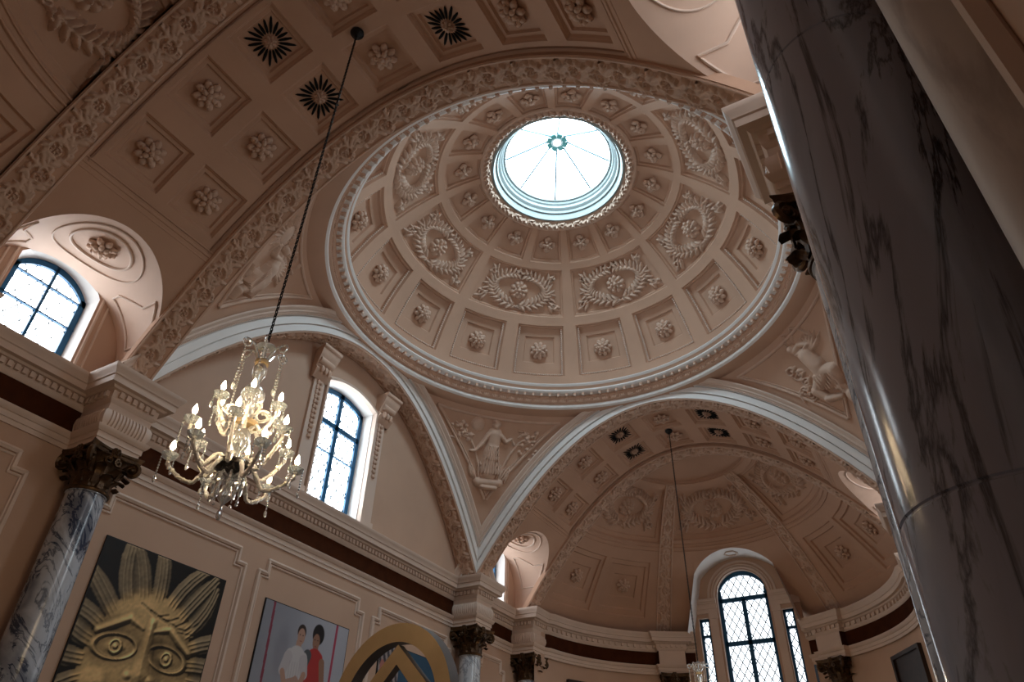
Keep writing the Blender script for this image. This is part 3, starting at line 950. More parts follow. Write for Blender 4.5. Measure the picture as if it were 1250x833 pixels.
    if sx > 0:
        m = MB(); mldg(m, [(-7.075, .7), (-7.075, 5.2), (-7.65, 5.2), (-7.65, .7)], .034, lambda u, z: (sx * (XW - .008), u, z), True); obj('panel_moulding', m, [TRIM], wall)
# apse walls
AR = 3.80
def apse_wall(side, sy, a0, a1, skip=None):
    mb = MB()
    A = np.radians(np.linspace(a0, a1, 61))
    P = np.array([[((AR + .03) * math.sin(a), sy * (AC + (AR + .03) * math.cos(a)), z) for z in (0, 3, ZC)] for a in A])
    if skip:
        i = [k for k, a in enumerate(A) if a <= math.radians(-skip) + 1e-6]; j = [k for k, a in enumerate(A) if a >= math.radians(skip) - 1e-6]
        mb.grid(P[i]); mb.grid(P[j])
    else: mb.grid(P)
    return mb
mb = apse_wall('far', 1, -88, 88, 20.0)
xw = AR * math.sin(math.radians(19.9)); ye = AC + AR * math.cos(math.radians(19.9)); YB = 9.64
for sg in (-1, 1):
    mb.add([(sg * xw, ye - .02, 0), (sg * xw, YB + .02, 0), (sg * xw, YB + .02, ZC), (sg * xw, ye - .02, ZC)], [(0, 1, 2, 3)], 0, False)
SEMI = lambda u: 7.14 + math.sqrt(max(0, .60 ** 2 - u * u))
flat = lambda u: 6.70
HS = [(-.60, .60, 3.2, SEMI), (-1.12, -.86, 3.2, flat), (.86, 1.12, 3.2, flat)]
wall_cols(mb, np.linspace(-1.3, 1.3, 41), lambda u, z: (u, YB, z), 0, lambda u: ND[1] + math.sqrt(max(.02, 1.31 ** 2 - u * u)), HS)
wf = struct('wall_far', mb, [WALLP])
w = window(8, .60, 3.2, SEMI, lambda u, z, d: (u, YB + d, z), .16, APSE_PANE, [(0, 3.2, 7.08, .095)], [(7.08, -.57, .57, .10), (6.08, -.57, .57, .10)], .17, .0105, fr=.085, inner=TRIM)
for n, c in ((9, -.99), (10, .99)):
    window(n, .13, 3.2, flat, (lambda c: lambda u, z, d: (c + u, YB + d, z))(c), .14, APSE_PANE, [], [(6.30, -.12, .12, .06)], .17, .0105, fr=.055, inner=TRIM)
m = MB()
for r, t in ((.66, .03), (.72, .018), (.80, .03)):
    m.tube([(r * math.cos(a), YB - .01, 7.14 + r * math.sin(a)) for a in np.linspace(0, PI, 40)], t, 8)
for sg in (-1, 1):
    for z0, z1, d in ((6.80, 6.90, .03), (6.90, 7.02, .045), (7.02, 7.06, .07), (7.06, 7.13, .09)):
        m.box(.63, 1.30, -d, .01, z0, z1, 0, lambda x, y, z: (sg * x, YB + y, z))
    m.box(.655, .83, -.04, .0, 3.2, 6.72, 0, lambda x, y, z: (sg * x, YB + y, z))
    m.box(.64, .845, -.055, .0, 6.66, 6.80, 0, lambda x, y, z: (sg * x, YB + y, z))
obj('window_surround', m, [TRIM], w)
mb = apse_wall('near', -1, -88, 6)
struct('wall_near', mb, [WALLP])
# vestibule round the camera: back wall, side wall and flat ceiling outside the near half dome
mb = MB()
mb.add([(-6, -10.6, 0), (7, -10.6, 0), (7, -10.6, 6.4), (-6, -10.6, 6.4)], [(0, 1, 2, 3)], 0, False)
mb.add([(7, -10.6, 0), (7, -7.7, 0), (7, -7.7, 6.4), (7, -10.6, 6.4)], [(0, 1, 2, 3)], 0, False)
mb.add([(7, -7.7, 0), (4.35, -7.7, 0), (4.35, -7.7, 6.4), (7, -7.7, 6.4)], [(0, 1, 2, 3)], 0, False)
mb.add([(-6, -10.6, 0), (-6, -6.2, 0), (-6, -6.2, 6.4), (-6, -10.6, 6.4)], [(0, 1, 2, 3)], 0, False)
struct('wall_back', mb, [WALLP])
mb = MB(); P = []
for a in np.radians(np.linspace(-90, 90, 61)):
    c, s = math.cos(a), math.sin(a); t = min(7.0 / max(1e-6, abs(s)), 4.6 / max(1e-6, c))
    P.append([(3.9 * s, -AC - 3.9 * c, 6.36), (t * s, -AC - t * c, 6.36)])
mb.grid(np.array(P)); struct('ceiling', mb, [PLASTER])
mb = MB(); mb.add([(-7, -11, 0), (8, -11, 0), (8, 11, 0), (-7, 11, 0)], [(0, 1, 2, 3)], 0, False)
struct('floor', mb, [FLOOR])

# ================================================================== ENTABLATURE
def sweep(mb, path, prof, m=0):
    """path: plan points; prof: (outward offset, z). outward = left of travel direction"""
    n = len(path); P = np.zeros((n, len(prof), 3))
    for i in range(n):
        p = np.array(path[i]); a = np.array(path[max(0, i - 1)]); b = np.array(path[min(n - 1, i + 1)])
        d1 = p - a if i > 0 else b - p; d2 = b - p if i < n - 1 else p - a
        d1 = d1 / np.linalg.norm(d1); d2 = d2 / np.linalg.norm(d2)
        n1 = np.array([-d1[1], d1[0]]); n2 = np.array([-d2[1], d2[0]])
        k = n1 + n2; k = k / max(.25, (k @ n1))
        for j, (o, z) in enumerate(prof): P[i, j] = (*(p + k * o), z)
    mb.grid(P, m)
ARCHI = [(.0, 5.45), (.02, 5.45), (.02, 5.505), (.035, 5.51), (.035, 5.575), (.05, 5.58), (.065, 5.60), (.08, 5.625), (.085, 5.645), (.0, 5.65)]
CORN = [(0, 5.95), (.02, 5.95), (.035, 5.97), (.05, 6.0), (.05, 6.02), (.055, 6.10), (.095, 6.11), (.115, 6.135), (.175, 6.14), (.18, 6.215), (.195, 6.225), (.20, 6.25), (.225, 6.29), (.24, 6.325), (.24, 6.342), (0, 6.345)]
FRZ = [(.012, 5.65), (.012, 5.95)]
def arc(sy, a0, a1, n=24, r=AR):
    return [(r * math.sin(math.radians(a)), sy * (AC + r * math.cos(math.radians(a)))) for a in np.linspace(a0, a1, n)]
BL = [(XW, 3.81), (3.82, 3.81), (3.82, 4.333), (XW, 4.333)]
def ent(num, sx, far_a, near_a):
    # written for the left side (x<0) going from far to near; outward = towards the room
    pts = []                                   # (x,y) with block flags
    half = lambda sy: [(-XW, sy * 3.81), (-3.82, sy * 3.81), (-3.82, sy * 4.333), (-XW, sy * 4.333), (-XW, sy * 6.16), (-3.83, sy * 6.16), (-3.83, sy * 6.62)]
    def pil(sy, end):
        out = [p for p in arc(sy, -80, -34, 20)]
        if end > -34: out += arc(sy, -33.9, -24.1, 6, AR - .14) + arc(sy, -24, end, 4)
        return out
    far = list(reversed(half(1) + (pil(1, far_a) if far_a else [])))
    near = half(-1) + (pil(-1, near_a) if near_a else [])
    path = far + near
    # travel far -> near along the left wall: direction -y, left of travel = +x  (into the room)
    if sx > 0: path = [(-x, y) for x, y in reversed(path)]
    mb = MB(); sweep(mb, path, ARCHI); sweep(mb, path, CORN)
    root = struct('trim_%d' % num, mb, [TRIM], ang=25)
    mb = MB(); sweep(mb, path, FRZ); obj('frieze', mb, [FRIEZE], root, label='dark red-brown painted frieze')
    # dentils on every straight or curved run
    mb = MB()
    for a, b in zip(path[:-1], path[1:]):
        a = np.array(a); b = np.array(b); L = np.linalg.norm(b - a)
        if L < .04: continue
        d = (b - a) / L; nrm = np.array([-d[1], d[0]]); k = max(1, int(L / .085))
        for i in range(k):
            c = a + d * L * (i + .5) / k
            mb.box(-.026, .026, .045, .092, 6.025, 6.095, 0, lambda u, o, z: (*(c + d * u + nrm * o), z))
    obj('dentil_course', mb, [TRIM], root)
    # reeded cushions over the columns
    for sy in (-1, 1):
        for y0, y1, xf in ((3.81, 4.333, 3.82), (6.16, 6.66, 3.83)):
            m = MB()
            bp = [(.018, 5.65), (.018, 5.66), (.045, 5.70), (.058, 5.76), (.052, 5.82), (.032, 5.86), (.02, 5.87), (.02, 5.952)]
            ring = [(-XW, sy * y0), (-xf, sy * y0), (-xf, sy * y1), (-XW, sy * y1)]
            if sy > 0: ring = ring[::-1]
            r2 = [(-x if sx > 0 else x, y) for x, y in ring]
            if sx > 0: r2 = r2[::-1]
            sweep(m, r2, [(o + .003, z) for o, z in bp])
            for a, b in zip(r2[:-1], r2[1:]):
                a = np.array(a); b = np.array(b); L = np.linalg.norm(b - a); d = (b - a) / L; nrm = np.array([-d[1], d[0]])
                for i in range(int(L / .045)):
                    c = a + d * (.03 + .045 * i)
                    m.tube([(*(c + nrm * (o + .004)), z) for o, z in bp[1:6]], .014, 5)
            obj('reeded_cushion', m, [TRIM], root)
    return root
ent(9, -1, -19.5, -5); ent(10, 1, -19.5, None)
# plain plaster over the pilaster breaks of the far apse
m = MB()
for sg in (-1, 1):
    P = np.array([[((AR - .166) * math.sin(math.radians(sg * a)), AC + (AR - .166) * math.cos(math.radians(sg * a)), z) for z in (5.65, 5.95)] for a in np.linspace(33.9, 24.1, 8)])
    m.grid(P)
struct('trim_11', m, [TRIM])

# ================================================================== COLUMNS
def acanthus(mb, a, r0, z0, h, w, curl):
    n = 7; P = np.zeros((n, 5, 3))
    for i in range(n):
        t = i / (n - 1)
        out = r0 + .01 + curl * max(0, t - .45) ** 1.6 * 2.6
        z = z0 + h * (t if t < .85 else .85 - (t - .85) * .9)
        ww = w * (1 - .25 * t) * (1 if t < .8 else .75) * (1 + .12 * math.sin(i * 2.6))
        for j in range(5):
            v = (j - 2) / 2
            aa = a + v * ww / (r0 + .06); rr = out - .018 * abs(v) + (.012 if j in (1, 3) else 0)
            P[i, j] = (rr * math.cos(aa), rr * math.sin(aa), z - .025 * abs(v) * t)
    mb.grid(P)
def capital_mesh(r=.205, h=.52, ab=.33):
    mb = MB()
    mb.lathe([(r, 0), (r + .028, .01), (r + .034, .03), (r + .02, .05), (r - .005, .055), (r, .12), (r + .01, .3), (r + .05, .4), (r + .085, .44), (r + .085, .455)], 28)
    for k in range(8): acanthus(mb, 2 * PI * k / 8, r, .05, .20, .085, .13)
    for k in range(8): acanthus(mb, 2 * PI * (k + .5) / 8, r + .004, .10, .27, .085, .16)
    for k in range(4):
        a = PI / 4 + PI / 2 * k; c, s = math.cos(a), math.sin(a)
        # stalk and corner volute
        mb.tube([(c * (r + .02), s * (r + .02), .22), (c * (r + .06), s * (r + .06), .34), (c * (r + .13), s * (r + .13), .415), (c * (r + .19), s * (r + .19), .42)], [.03, .03, .03, .025], 6)
        pts = []; R2 = r + .165
        for t in np.linspace(0, 1, 22):
            rr = .082 * (1 - .8 * t); g = PI / 2 - t * 2 * PI * 1.6
            pts.append((c * (R2 + rr * math.cos(g)), s * (R2 + rr * math.cos(g)), .365 + rr * math.sin(g)))
        mb.tube(pts, [.034 - .012 * t for t in np.linspace(0, 1, 22)], 6)
        mb.ball((c * R2, s * R2, .365), (.05, .05, .035), 8, 6)
        b = PI / 2 * k; cb, sb = math.cos(b), math.sin(b)
        for e in (-1, 1):                       # inner helices
            pts = []
            for t in np.linspace(0, 1, 14):
                rr = .05 * (1 - .75 * t); g = PI / 2 + e * t * 2 * PI * 1.3
                u = e * .065 + rr * math.cos(g); pts.append((cb * (r + .07) - sb * u, sb * (r + .07) + cb * u, .375 + rr * math.sin(g)))
            mb.tube(pts, .016, 5)
        M = Matrix.Rotation(b, 3, 'Z')
        for q in range(6):
            g = 2 * PI * q / 6
            p = M @ Vector((ab * .83, .04 * math.cos(g), .475 + .04 * math.sin(g))); mb.ball(p, .03, 6, 5)
        mb.ball(M @ Vector((ab * .86, 0, .475)), .03, 6, 5)
    out = []                                    # abacus with hollow sides
    for k in range(4):
        for t in np.linspace(-1, 1, 9)[:-1] if True else []:
            u = t * ab; d = ab - .075 * (1 - t * t)
            a = PI / 2 * k; out.append((d * math.cos(a) - u * math.sin(a), d * math.sin(a) + u * math.cos(a)))
    P = np.array([[(x * s, y * s, z) for s, z in ((.6, .445), (.94, .445), (.96, .465), (.96, .485), (1., .495), (1., .52), (.5, .52))] for x, y in out])
    mb.grid(P, cu=True)
    return mb.mesh('capital', [BRONZE], 40)
CAP = capital_mesh()
def shaft_mb(rb, rt, z0, z1, joint=()):
    prof = [(rb + .045, z0), (rb + .045, z0 + .03), (rb + .01, z0 + .05)]
    for t in np.linspace(0, 1, 26):
        z = z0 + .06 + (z1 - z0 - .09) * t
        if any(abs(z - q) < .06 for q in joint): continue
        prof.append((rb + (rt - rb) * (t ** 1.7), z))
    for q in joint:
        rj = rb + (rt - rb) * ((q - z0) / (z1 - z0)) ** 1.7
        prof += [(rj, q - .006), (rj - .005, q - .002), (rj - .005, q + .002), (rj - .001, q + .006)]
    prof.sort(key=lambda p: p[1])
    prof += [(rt, z1 - .02), (rt + .012, z1 - .012), (rt + .012, z1)]
    mb = MB(); mb.lathe(prof, 64); return mb
def base_mb(r):
    mb = MB()
    def torus(rr, z, t):
        return [(rr + t * math.cos(a), z + t * math.sin(a)) for a in np.linspace(-PI / 2, PI / 2, 9)]
    mb.lathe(torus(r + .09, .36, .05) + [(r + .075, .42), (r + .05, .45)] + torus(r + .06, .485, .03) + [(r + .045, .52)], 48)
    mb.box(-r - .16, r + .16, -r - .16, r + .16, 0, .05); mb.box(-r - .13, r + .13, -r - .13, r + .13, .05, .27); mb.box(-r - .15, r + .15, -r - .15, r + .15, .27, .31)
    return mb
def column(x, y, label, m, rb=.235, rt=.205, joint=()):
    t = thing('marble_column', (x, y, 0), label, 'column', 'marble columns of the hall')
    T = Matrix.Translation((x, y, 0))
    obj('shaft', shaft_mb(rb, rt, .52, 4.935, joint), [m], t, T, ang=25)
    obj('capital', CAP, None, t, Matrix.Translation((x, y, 4.93)), label='dark gilt leafy capital with corner volutes')
    obj('base', base_mb(rb), [TRIM], t, T)
    return t
column(-4.06, -4.07, 'grey veined marble column with dark gilt capital left of the stone face poster', MARB)
column(-4.06, 4.07, 'marble column with dark gilt capital just right of the gold ring sign', MARB3)
column(-4.08, 6.42, 'marble column with dark gilt capital where the far apse wall starts, second right of the ring sign', MARB3)
column(4.123, -6.51, 'huge foreground dark veined marble column along the right of the view', MARB2, .232, .212, (2.2, 3.72))
column(4.06, -4.07, 'marble column mostly behind the big foreground column, only its gilt capital showing', MARB)
column(4.06, 4.07, 'far right marble column hidden behind the big foreground column', MARB)
column(4.08, 6.42, 'far right marble column at the apse, hidden behind the big foreground column', MARB)
column(-4.08, -6.42, 'near left marble column just outside the left edge of the view', MARB)
# rounded pier behind the foreground column
m = MB()
prof = [(4.36, -6.86)] + [(4.30 + .075 * math.cos(a), -6.93 + .07 * math.sin(a)) for a in np.linspace(PI * .5, PI * 1.5, 25)] + [(4.36, -7.0)]
m.grid(np.array([[(x, y, z) for z in (0, 2.7, 5.45)] for x, y in prof]))
struct('trim_12', m, [PALE])
# pilasters beside the apse window
def pilaster(sg):
    a = math.radians(sg * 29); R = AR - .06
    p = Vector((R * math.sin(a), AC + R * math.cos(a), 0))
    M = Matrix.Translation(p) @ Matrix.Rotation(-a, 4, 'Z')
    m = MB(); m.box(-.2, .2, -.06, .08, .4, 4.97); m.box(-.13, .13, -.075, -.05, .7, 4.7); t = obj('pilaster', m, [TRIM], wf, M)
    m = MB(); m.box(-.25, .25, -.10, .08, 0, .3); m.box(-.23, .23, -.085, .08, .3, .4); obj('base', m, [TRIM], t, M)
    obj('capital', CAP, None, t, M @ Matrix.Translation((0, .06, 4.93)), label='dark gilt leafy capital')
pilaster(-1); pilaster(1)

# ================================================================== POSTERS
def paint(name, y0, y1, z0, z1, fn, nu, nv, label, rough=.45):
    """flat printed panel on the left wall; fn(y,z arrays) -> rgb arrays"""
    t = thing(name, (-XW + .01, (y0 + y1) / 2, z0), label, 'poster')
    Y, Z = np.meshgrid(np.linspace(y0, y1, nu), np.linspace(z0, z1, nv), indexing='ij')
    C = fn(Y, Z)
    me = bpy.data.meshes.new('print')
    idx = np.arange(nu * nv).reshape(nu, nv)
    F = np.stack([idx[:-1, :-1], idx[1:, :-1], idx[1:, 1:], idx[:-1, 1:]], -1).reshape(-1, 4)
    V = np.stack([0 * Y - XW + .026, Y, Z], -1).reshape(-1, 3)
    me.from_pydata(V.tolist(), [], F.tolist())
    at = me.color_attributes.new('print', 'FLOAT_COLOR', 'POINT')
    at.data.foreach_set('color', np.concatenate([np.clip(C, 0, 1).reshape(-1, 3), np.ones((nu * nv, 1))], 1).ravel().astype(np.float32))
    m = bpy.data.materials.new(name + '_ink'); m.use_nodes = True
    b = m.node_tree.nodes['Principled BSDF']; b.inputs['Roughness'].default_value = rough; b.inputs['Specular IOR Level'].default_value = .25
    a = m.node_tree.nodes.new('ShaderNodeAttribute'); a.attribute_name = 'print'
    m.node_tree.links.new(a.outputs['Color'], b.inputs['Base Color'])
    me.materials.append(m)
    obj('print', me, None, t)
    bk = MB(); bk.box(-XW + .002, -XW + .024, y0 - .012, y1 + .012, z0 - .012, z1 + .012); obj('backing_panel', bk, [BOARD], t)
    return t
def sm(x, a, b): t = np.clip((x - a) / (b - a), 0, 1); return t * t * (3 - 2 * t)
def seg(Y, Z, pts, w):
    d = np.full(Y.shape, 9.)
    w = w if hasattr(w, '__len__') else [w] * len(pts)
    for (a, b, wa, wb) in zip(pts[:-1], pts[1:], w[:-1], w[1:]):
        vx, vy = b[0] - a[0], b[1] - a[1]; t = np.clip(((Y - a[0]) * vx + (Z - a[1]) * vy) / (vx * vx + vy * vy + 1e-9), 0, 1)
        d = np.minimum(d, np.hypot(Y - a[0] - t * vx, Z - a[1] - t * vy) / (wa + (wb - wa) * t))
    return d
def ell(Y, Z, c, r, rot=0.):
    x = Y - c[0]; z = Z - c[1]; cs, sn = math.cos(rot), math.sin(rot)
    return np.hypot((x * cs + z * sn) / r[0], (-x * sn + z * cs) / r[1])
rng = np.random.default_rng(3)
def noise(Y, Z, f, seed):
    g = np.random.default_rng(seed).random((64, 64)); u = Y * f; v = Z * f
    i = np.floor(u).astype(int); j = np.floor(v).astype(int); a = u - i; b = v - j
    a = a * a * (3 - 2 * a); b = b * b * (3 - 2 * b); q = lambda x, y: g[x % 64, y % 64]
    return (q(i, j) * (1 - a) + q(i + 1, j) * a) * (1 - b) + (q(i, j + 1) * (1 - a) + q(i + 1, j + 1) * a) * b
def stone_face(Y, Z):
    """photograph of a weathered sandstone mask with a crown of flame-like locks"""
    h = np.full(Y.shape, -.25)                   # carved height, printed as light and shade
    def up(d, hgt, sharp=.55):
        nonlocal h
        h = np.maximum(h, np.where(d < 1, hgt * np.power(np.clip(1 - d, 0, 1), sharp), -.25))
    cy, cz = -2.60, 3.45
    for k in range(15):                          # locks of hair
        a = -.35 + (PI + .7) * k / 14
        ca, sa = math.cos(a), math.sin(a)
        r0 = .62 + .06 * (k % 2); L = .75 if k % 3 else .9
        x0, z0 = cy + r0 * ca * 1.02, cz + r0 * sa * 1.05
        b = .35 * math.sin(k * 1.9)
        pts = [(x0 + L * t * math.cos(a + b * t), z0 + L * t * math.sin(a + b * t)) for t in np.linspace(0, 1, 6)]
        up(seg(Y, Z, pts, [.085, .115, .12, .115, .09, .04]), .30)
        for o in (-.05, 0, .05): up(seg(Y, Z, [(p[0] - o * math.sin(a), p[1] + o * math.cos(a)) for p in pts], [.022, .03, .03, .03, .02, .012]), .40)
    up(ell(Y, Z, (cy, cz - .12), (.73, .80)), .62, .35)
    up(ell(Y, Z, (cy, cz + .40), (.60, .42)), .68, .4)
    # brows, sockets, eyes
    for e in (-1, 1):
        up(seg(Y, Z, [(cy + e * .08, 3.86), (cy + e * .28, 3.93), (cy + e * .62, 3.72)], [.075, .09, .06]), .86, .5)
    for e in (-1, 1):
        c = (cy - .36 if e < 0 else cy + .34, 3.60)
        d = ell(Y, Z, c, (.27, .135), -e * .12); h = np.where(d < 1, .34 + .0 * h, h)
        up(np.abs(d - 1.0) / .20, .78, .5)
        up(ell(Y, Z, c, (.21, .105), -e * .12), .62, .5)
        for rr, hh in ((.085, .74), (.055, .5), (.03, .8)):
            dd = ell(Y, Z, c, (rr, rr)); h = np.where(dd < 1, hh, h)
    up(seg(Y, Z, [(cy + .02, 3.95), (cy + .03, 3.6), (cy + .05, 3.38)], [.10, .15, .20]), 1.02, .6)
    for e in (-1, 1):
        up(ell(Y, Z, (cy + .05 + e * .15, 3.34), (.13, .10)), .86, .5)
        up(ell(Y, Z, (cy + e * .46, 3.22), (.24, .22)), .74, .5)
        up(seg(Y, Z, [(cy + .05, 3.19), (cy + e * .3, 3.16), (cy + e * .55, 3.02)], [.06, .08, .05]), .86)
    h = np.where(ell(Y, Z, (cy + .03, 2.98), (.32, .07)) < 1, -.1, h)
    up(seg(Y, Z, [(cy - .3, 2.86), (cy + .3, 2.86)], .09), .8)
    for k in range(5):                           # cracks across the forehead
        a = -.2 + .15 * k; d = seg(Y, Z, [(cy + a, 4.12 - .05 * k), (cy + a + .25, 4.02 - .02 * k), (cy + a + .4, 4.08)], .012); h = np.where(d < 1, h - .12, h)
    n = noise(Y, Z, 9, 1) * .5 + noise(Y, Z, 31, 2) * .35 + noise(Y, Z, 70, 3) * .15
    h2 = h + (n - .5) * .10
    for _ in range(2): h2 = (h2 + np.roll(h2, 1, 0) + np.roll(h2, -1, 0) + np.roll(h2, 1, 1) + np.roll(h2, -1, 1)) / 5
    gy = np.gradient(h2, axis=0) * 20; gz = np.gradient(h2, axis=1) * 20
    nn = np.sqrt(1 + gy * gy + gz * gz)
    bl = h2.copy()
    for k in (1, 2, 4, 8): bl = (bl + np.roll(bl, k, 0) + np.roll(bl, -k, 0) + np.roll(bl, k, 1) + np.roll(bl, -k, 1)) / 5
    lit = np.clip((.45 * gy - .62 * gz + .62) / nn, 0, 1) * 1.05 + .05
    lit = lit * np.clip(1 + 2.2 * (h2 - bl), .25, 1.35) * (.82 + .36 * n)
    lit = np.where(h < -.2, .03 + .05 * n, lit) * np.clip(.55 + .75 * (h + .1), .35, 1.1)
    for e in (-1, 1):                            # shade printed under the brows and beside the nose
        c = (cy - .36 if e < 0 else cy + .34, 3.66); lit = lit * (1 - .55 * np.clip(1.5 - ell(Y, Z, c, (.33, .20), -e * .12), 0, 1) * (ell(Y, Z, (c[0], 3.60), (.25, .12)) > 1))
    lit = lit * (1 - .45 * (1 - sm(seg(Y, Z, [(cy + .17, 3.75), (cy + .27, 3.35)], .11), .3, 1.1)))
    base = np.stack([.50 * lit, .335 * lit, .155 * lit], -1)
    hair = sm(np.hypot((Y - cy) / .74, (Z - cz) / .84), .94, 1.12)[..., None]
    dull = np.stack([.22 * lit, .165 * lit, .10 * lit], -1)
    return np.clip((base * (1 - hair) + dull * hair) * 1.7, .006, .85)
paint('poster', -3.50, -1.70, 1.9, 4.715, stone_face, 230, 330, 'large poster of a carved sandstone face with wild flame-like hair')
def couple(Y, Z):
    """photograph: a man in white and a woman in red before a pale wall with red uprights"""
    n = noise(Y, Z, 3, 5)
    C = np.stack([.36 + .05 * n, .37 + .05 * n, .43 + .05 * n], -1)
    C = C * (.72 + .38 * sm(Y, -.95, .7))[..., None]
    def put_c(mask, col, k=1.):
        nonlocal C
        mk = np.clip(mask, 0, 1)[..., None]; C = C * (1 - mk) + np.array(col) * mk
    soft = lambda d, w=.06: 1 - sm(d, 1 - w, 1 + w)
    put_c((np.abs(Y - (-.76 + .02 * (4.7 - Z) * 2)) < .022) * 1., (.24, .045, .075)); put_c((np.abs(Y - .60) < .022) * 1., (.40, .05, .10))
    put_c(((Z < 3.46) & (Y < -.1)) * .45, (.25, .09, .12))
    for sh in (-.10,):
        put_c(soft(ell(Y, Z, (-.47, 4.1), (.13, .3)), .5) * .35, (.16, .15, .19))
    sk1 = (.46, .27, .20); sk2 = (.30, .155, .105)
    # woman (behind, right): hair, face, neck, red dress, arms
    put_c(soft(ell(Y, Z, (.22, 4.47), (.125, .15))), (.012, .010, .012))
    put_c(soft(seg(Y, Z, [(.20, 4.3), (.21, 4.2)], .055)), sk2); put_c(soft(ell(Y, Z, (.195, 4.36), (.075, .115))), sk2)
    put_c(soft(seg(Y, Z, [(.10, 4.12), (.30, 4.14)], .09)), (.42, .035, .035)); put_c(soft(seg(Y, Z, [(.21, 4.1), (.24, 3.7), (.26, 2.4)], [.17, .19, .26])), (.42, .032, .032))
    put_c(soft(seg(Y, Z, [(.38, 4.1), (.45, 3.8), (.36, 3.6)], [.06, .05, .045])), sk2)
    put_c(soft(seg(Y, Z, [(.06, 4.14), (.02, 3.95)], [.085, .06])), (.075, .085, .095))
    for dx in (-.03, .035): put_c(soft(ell(Y, Z, (.19 + dx, 4.385), (.014, .008)), .4), (.02, .015, .015))
    put_c(soft(ell(Y, Z, (.195, 4.295), (.025, .008)), .4), (.30, .06, .06))
    # man (front, left)
    put_c(soft(seg(Y, Z, [(-.15, 4.27), (-.15, 4.17)], .055)), sk1)
    put_c(soft(ell(Y, Z, (-.13, 4.43), (.088, .105))), (.035, .022, .018)); put_c(soft(ell(Y, Z, (-.125, 4.365), (.075, .115))), sk1)
    put_c(soft(seg(Y, Z, [(-.28, 4.08), (-.02, 4.08)], .09)), (.55, .52, .53)); put_c(soft(seg(Y, Z, [(-.15, 4.06), (-.14, 3.6), (-.14, 3.3)], [.17, .18, .19])), (.56, .53, .54))
    put_c(soft(seg(Y, Z, [(-.31, 4.05), (-.37, 3.86)], [.085, .075])), (.50, .46, .48)); put_c(soft(seg(Y, Z, [(.0, 4.05), (.05, 3.88)], [.085, .075])), (.50, .46, .48))
    put_c(soft(seg(Y, Z, [(-.37, 3.84), (-.30, 3.70), (-.12, 3.78)], [.045, .045, .035])), sk1); put_c(soft(seg(Y, Z, [(.05, 3.87), (.0, 3.72), (-.10, 3.80)], [.045, .042, .035])), sk1)
    for k in range(5): put_c(soft(seg(Y, Z, [(-.26 + .05 * k, 4.0), (-.24 + .05 * k, 3.5)], .009), .4) * .35, (.36, .32, .36))
    put_c(soft(seg(Y, Z, [(-.2, 3.3), (-.22, 2.3)], .12)), (.10, .11, .16)); put_c(soft(seg(Y, Z, [(-.08, 3.3), (-.05, 2.3)], .12)), (.10, .11, .16))
    for dx in (-.032, .03): put_c(soft(ell(Y, Z, (-.125 + dx, 4.385), (.014, .008)), .4), (.03, .02, .02))
    put_c(soft(ell(Y, Z, (-.122, 4.30), (.024, .008)), .4), (.30, .12, .10))
    return C * .95
paint('poster', -.93, .87, 1.9, 4.70, couple, 230, 330, 'pale poster of a man in white and a woman in red')
def third(Y, Z):
    n = noise(Y, Z, 4, 8)
    C = np.stack([.01 + .01 * n, .055 + .02 * n, .11 + .03 * n], -1)
    L = Y < 2.25
    st = (np.sin((Y * 1.2 + Z * .5) * 42) > .1)
    stripes = np.where(st[..., None], np.array([.36, .30, .29]), np.array([.05, .045, .055]))
    C = np.where(L[..., None], stripes, C)
    pk = ell(Y, Z, (1.85, 4.2), (.09, .26), .25)
    C = np.where((pk < 1)[..., None], np.array([.40, .16, .13]), C)
    return C
paint('poster', 1.70, 3.50, 1.9, 4.72, third, 160, 240, 'dark blue poster seen through the gold ring sign')
# free-standing gold ring sign with a peaked shape inside
RC = Vector((-.1735, -3.1206, 2.6207)); RT = Vector((.99027, -.13917, 0)); RN = Vector((-.13917, -.99027, 0))
t = thing('ring_sign', (RC.x, RC.y, 0), 'large brushed gold ring sign with a peaked gable shape inside, before the wall posters', 'sign')
rp = lambda u, v, d: tuple(RC + RT * u + Vector((0, 0, v)) - RN * d)
m = MB(); n = 120
P = np.zeros((n, 5, 3))
for i in range(n):
    a = 2 * PI * i / n
    for j, (r, d) in enumerate(((.553, .11), (.553, 0), (.7055, 0), (.7055, .11), (.553, .11))): P[i, j] = rp(r * math.cos(a), r * math.sin(a), d)
m.grid(P, cu=True); m.m[:] = [0 if (k % 4) == 1 else 1 for k in range(len(m.m))]
obj('ring', m, [GOLD, GREYSIDE], t, ang=20)
m = MB()
out = [(.055, .53), (.53, .10), (.56, -.05), (.50, -.05), (.06, .371), (-.40, -.05), (-.55, -.05), (-.50, .035)]
V = [rp(u, v, .006) for u, v in out] + [rp(u, v, .075) for u, v in out]; k = len(out)
m.add(V, [tuple(range(k)), tuple(range(2 * k - 1, k - 1, -1))], 0, False)
m.add(V, [(i, (i + 1) % k, k + (i + 1) % k, k + i) for i in range(k)], 1, False)
obj('gable', m, [GOLD, GREYSIDE], t)
m = MB(); m.tube([rp(0, -2.60, .055), rp(0, -.68, .055)], .035, 16); m.lathe([(0, 0), (.30, 0), (.30, .02), (.05, .035), (.035, .06)], 32, (rp(0, 0, .055)[0], rp(0, 0, .055)[1])); obj('stand', m, [GREYSIDE], t)
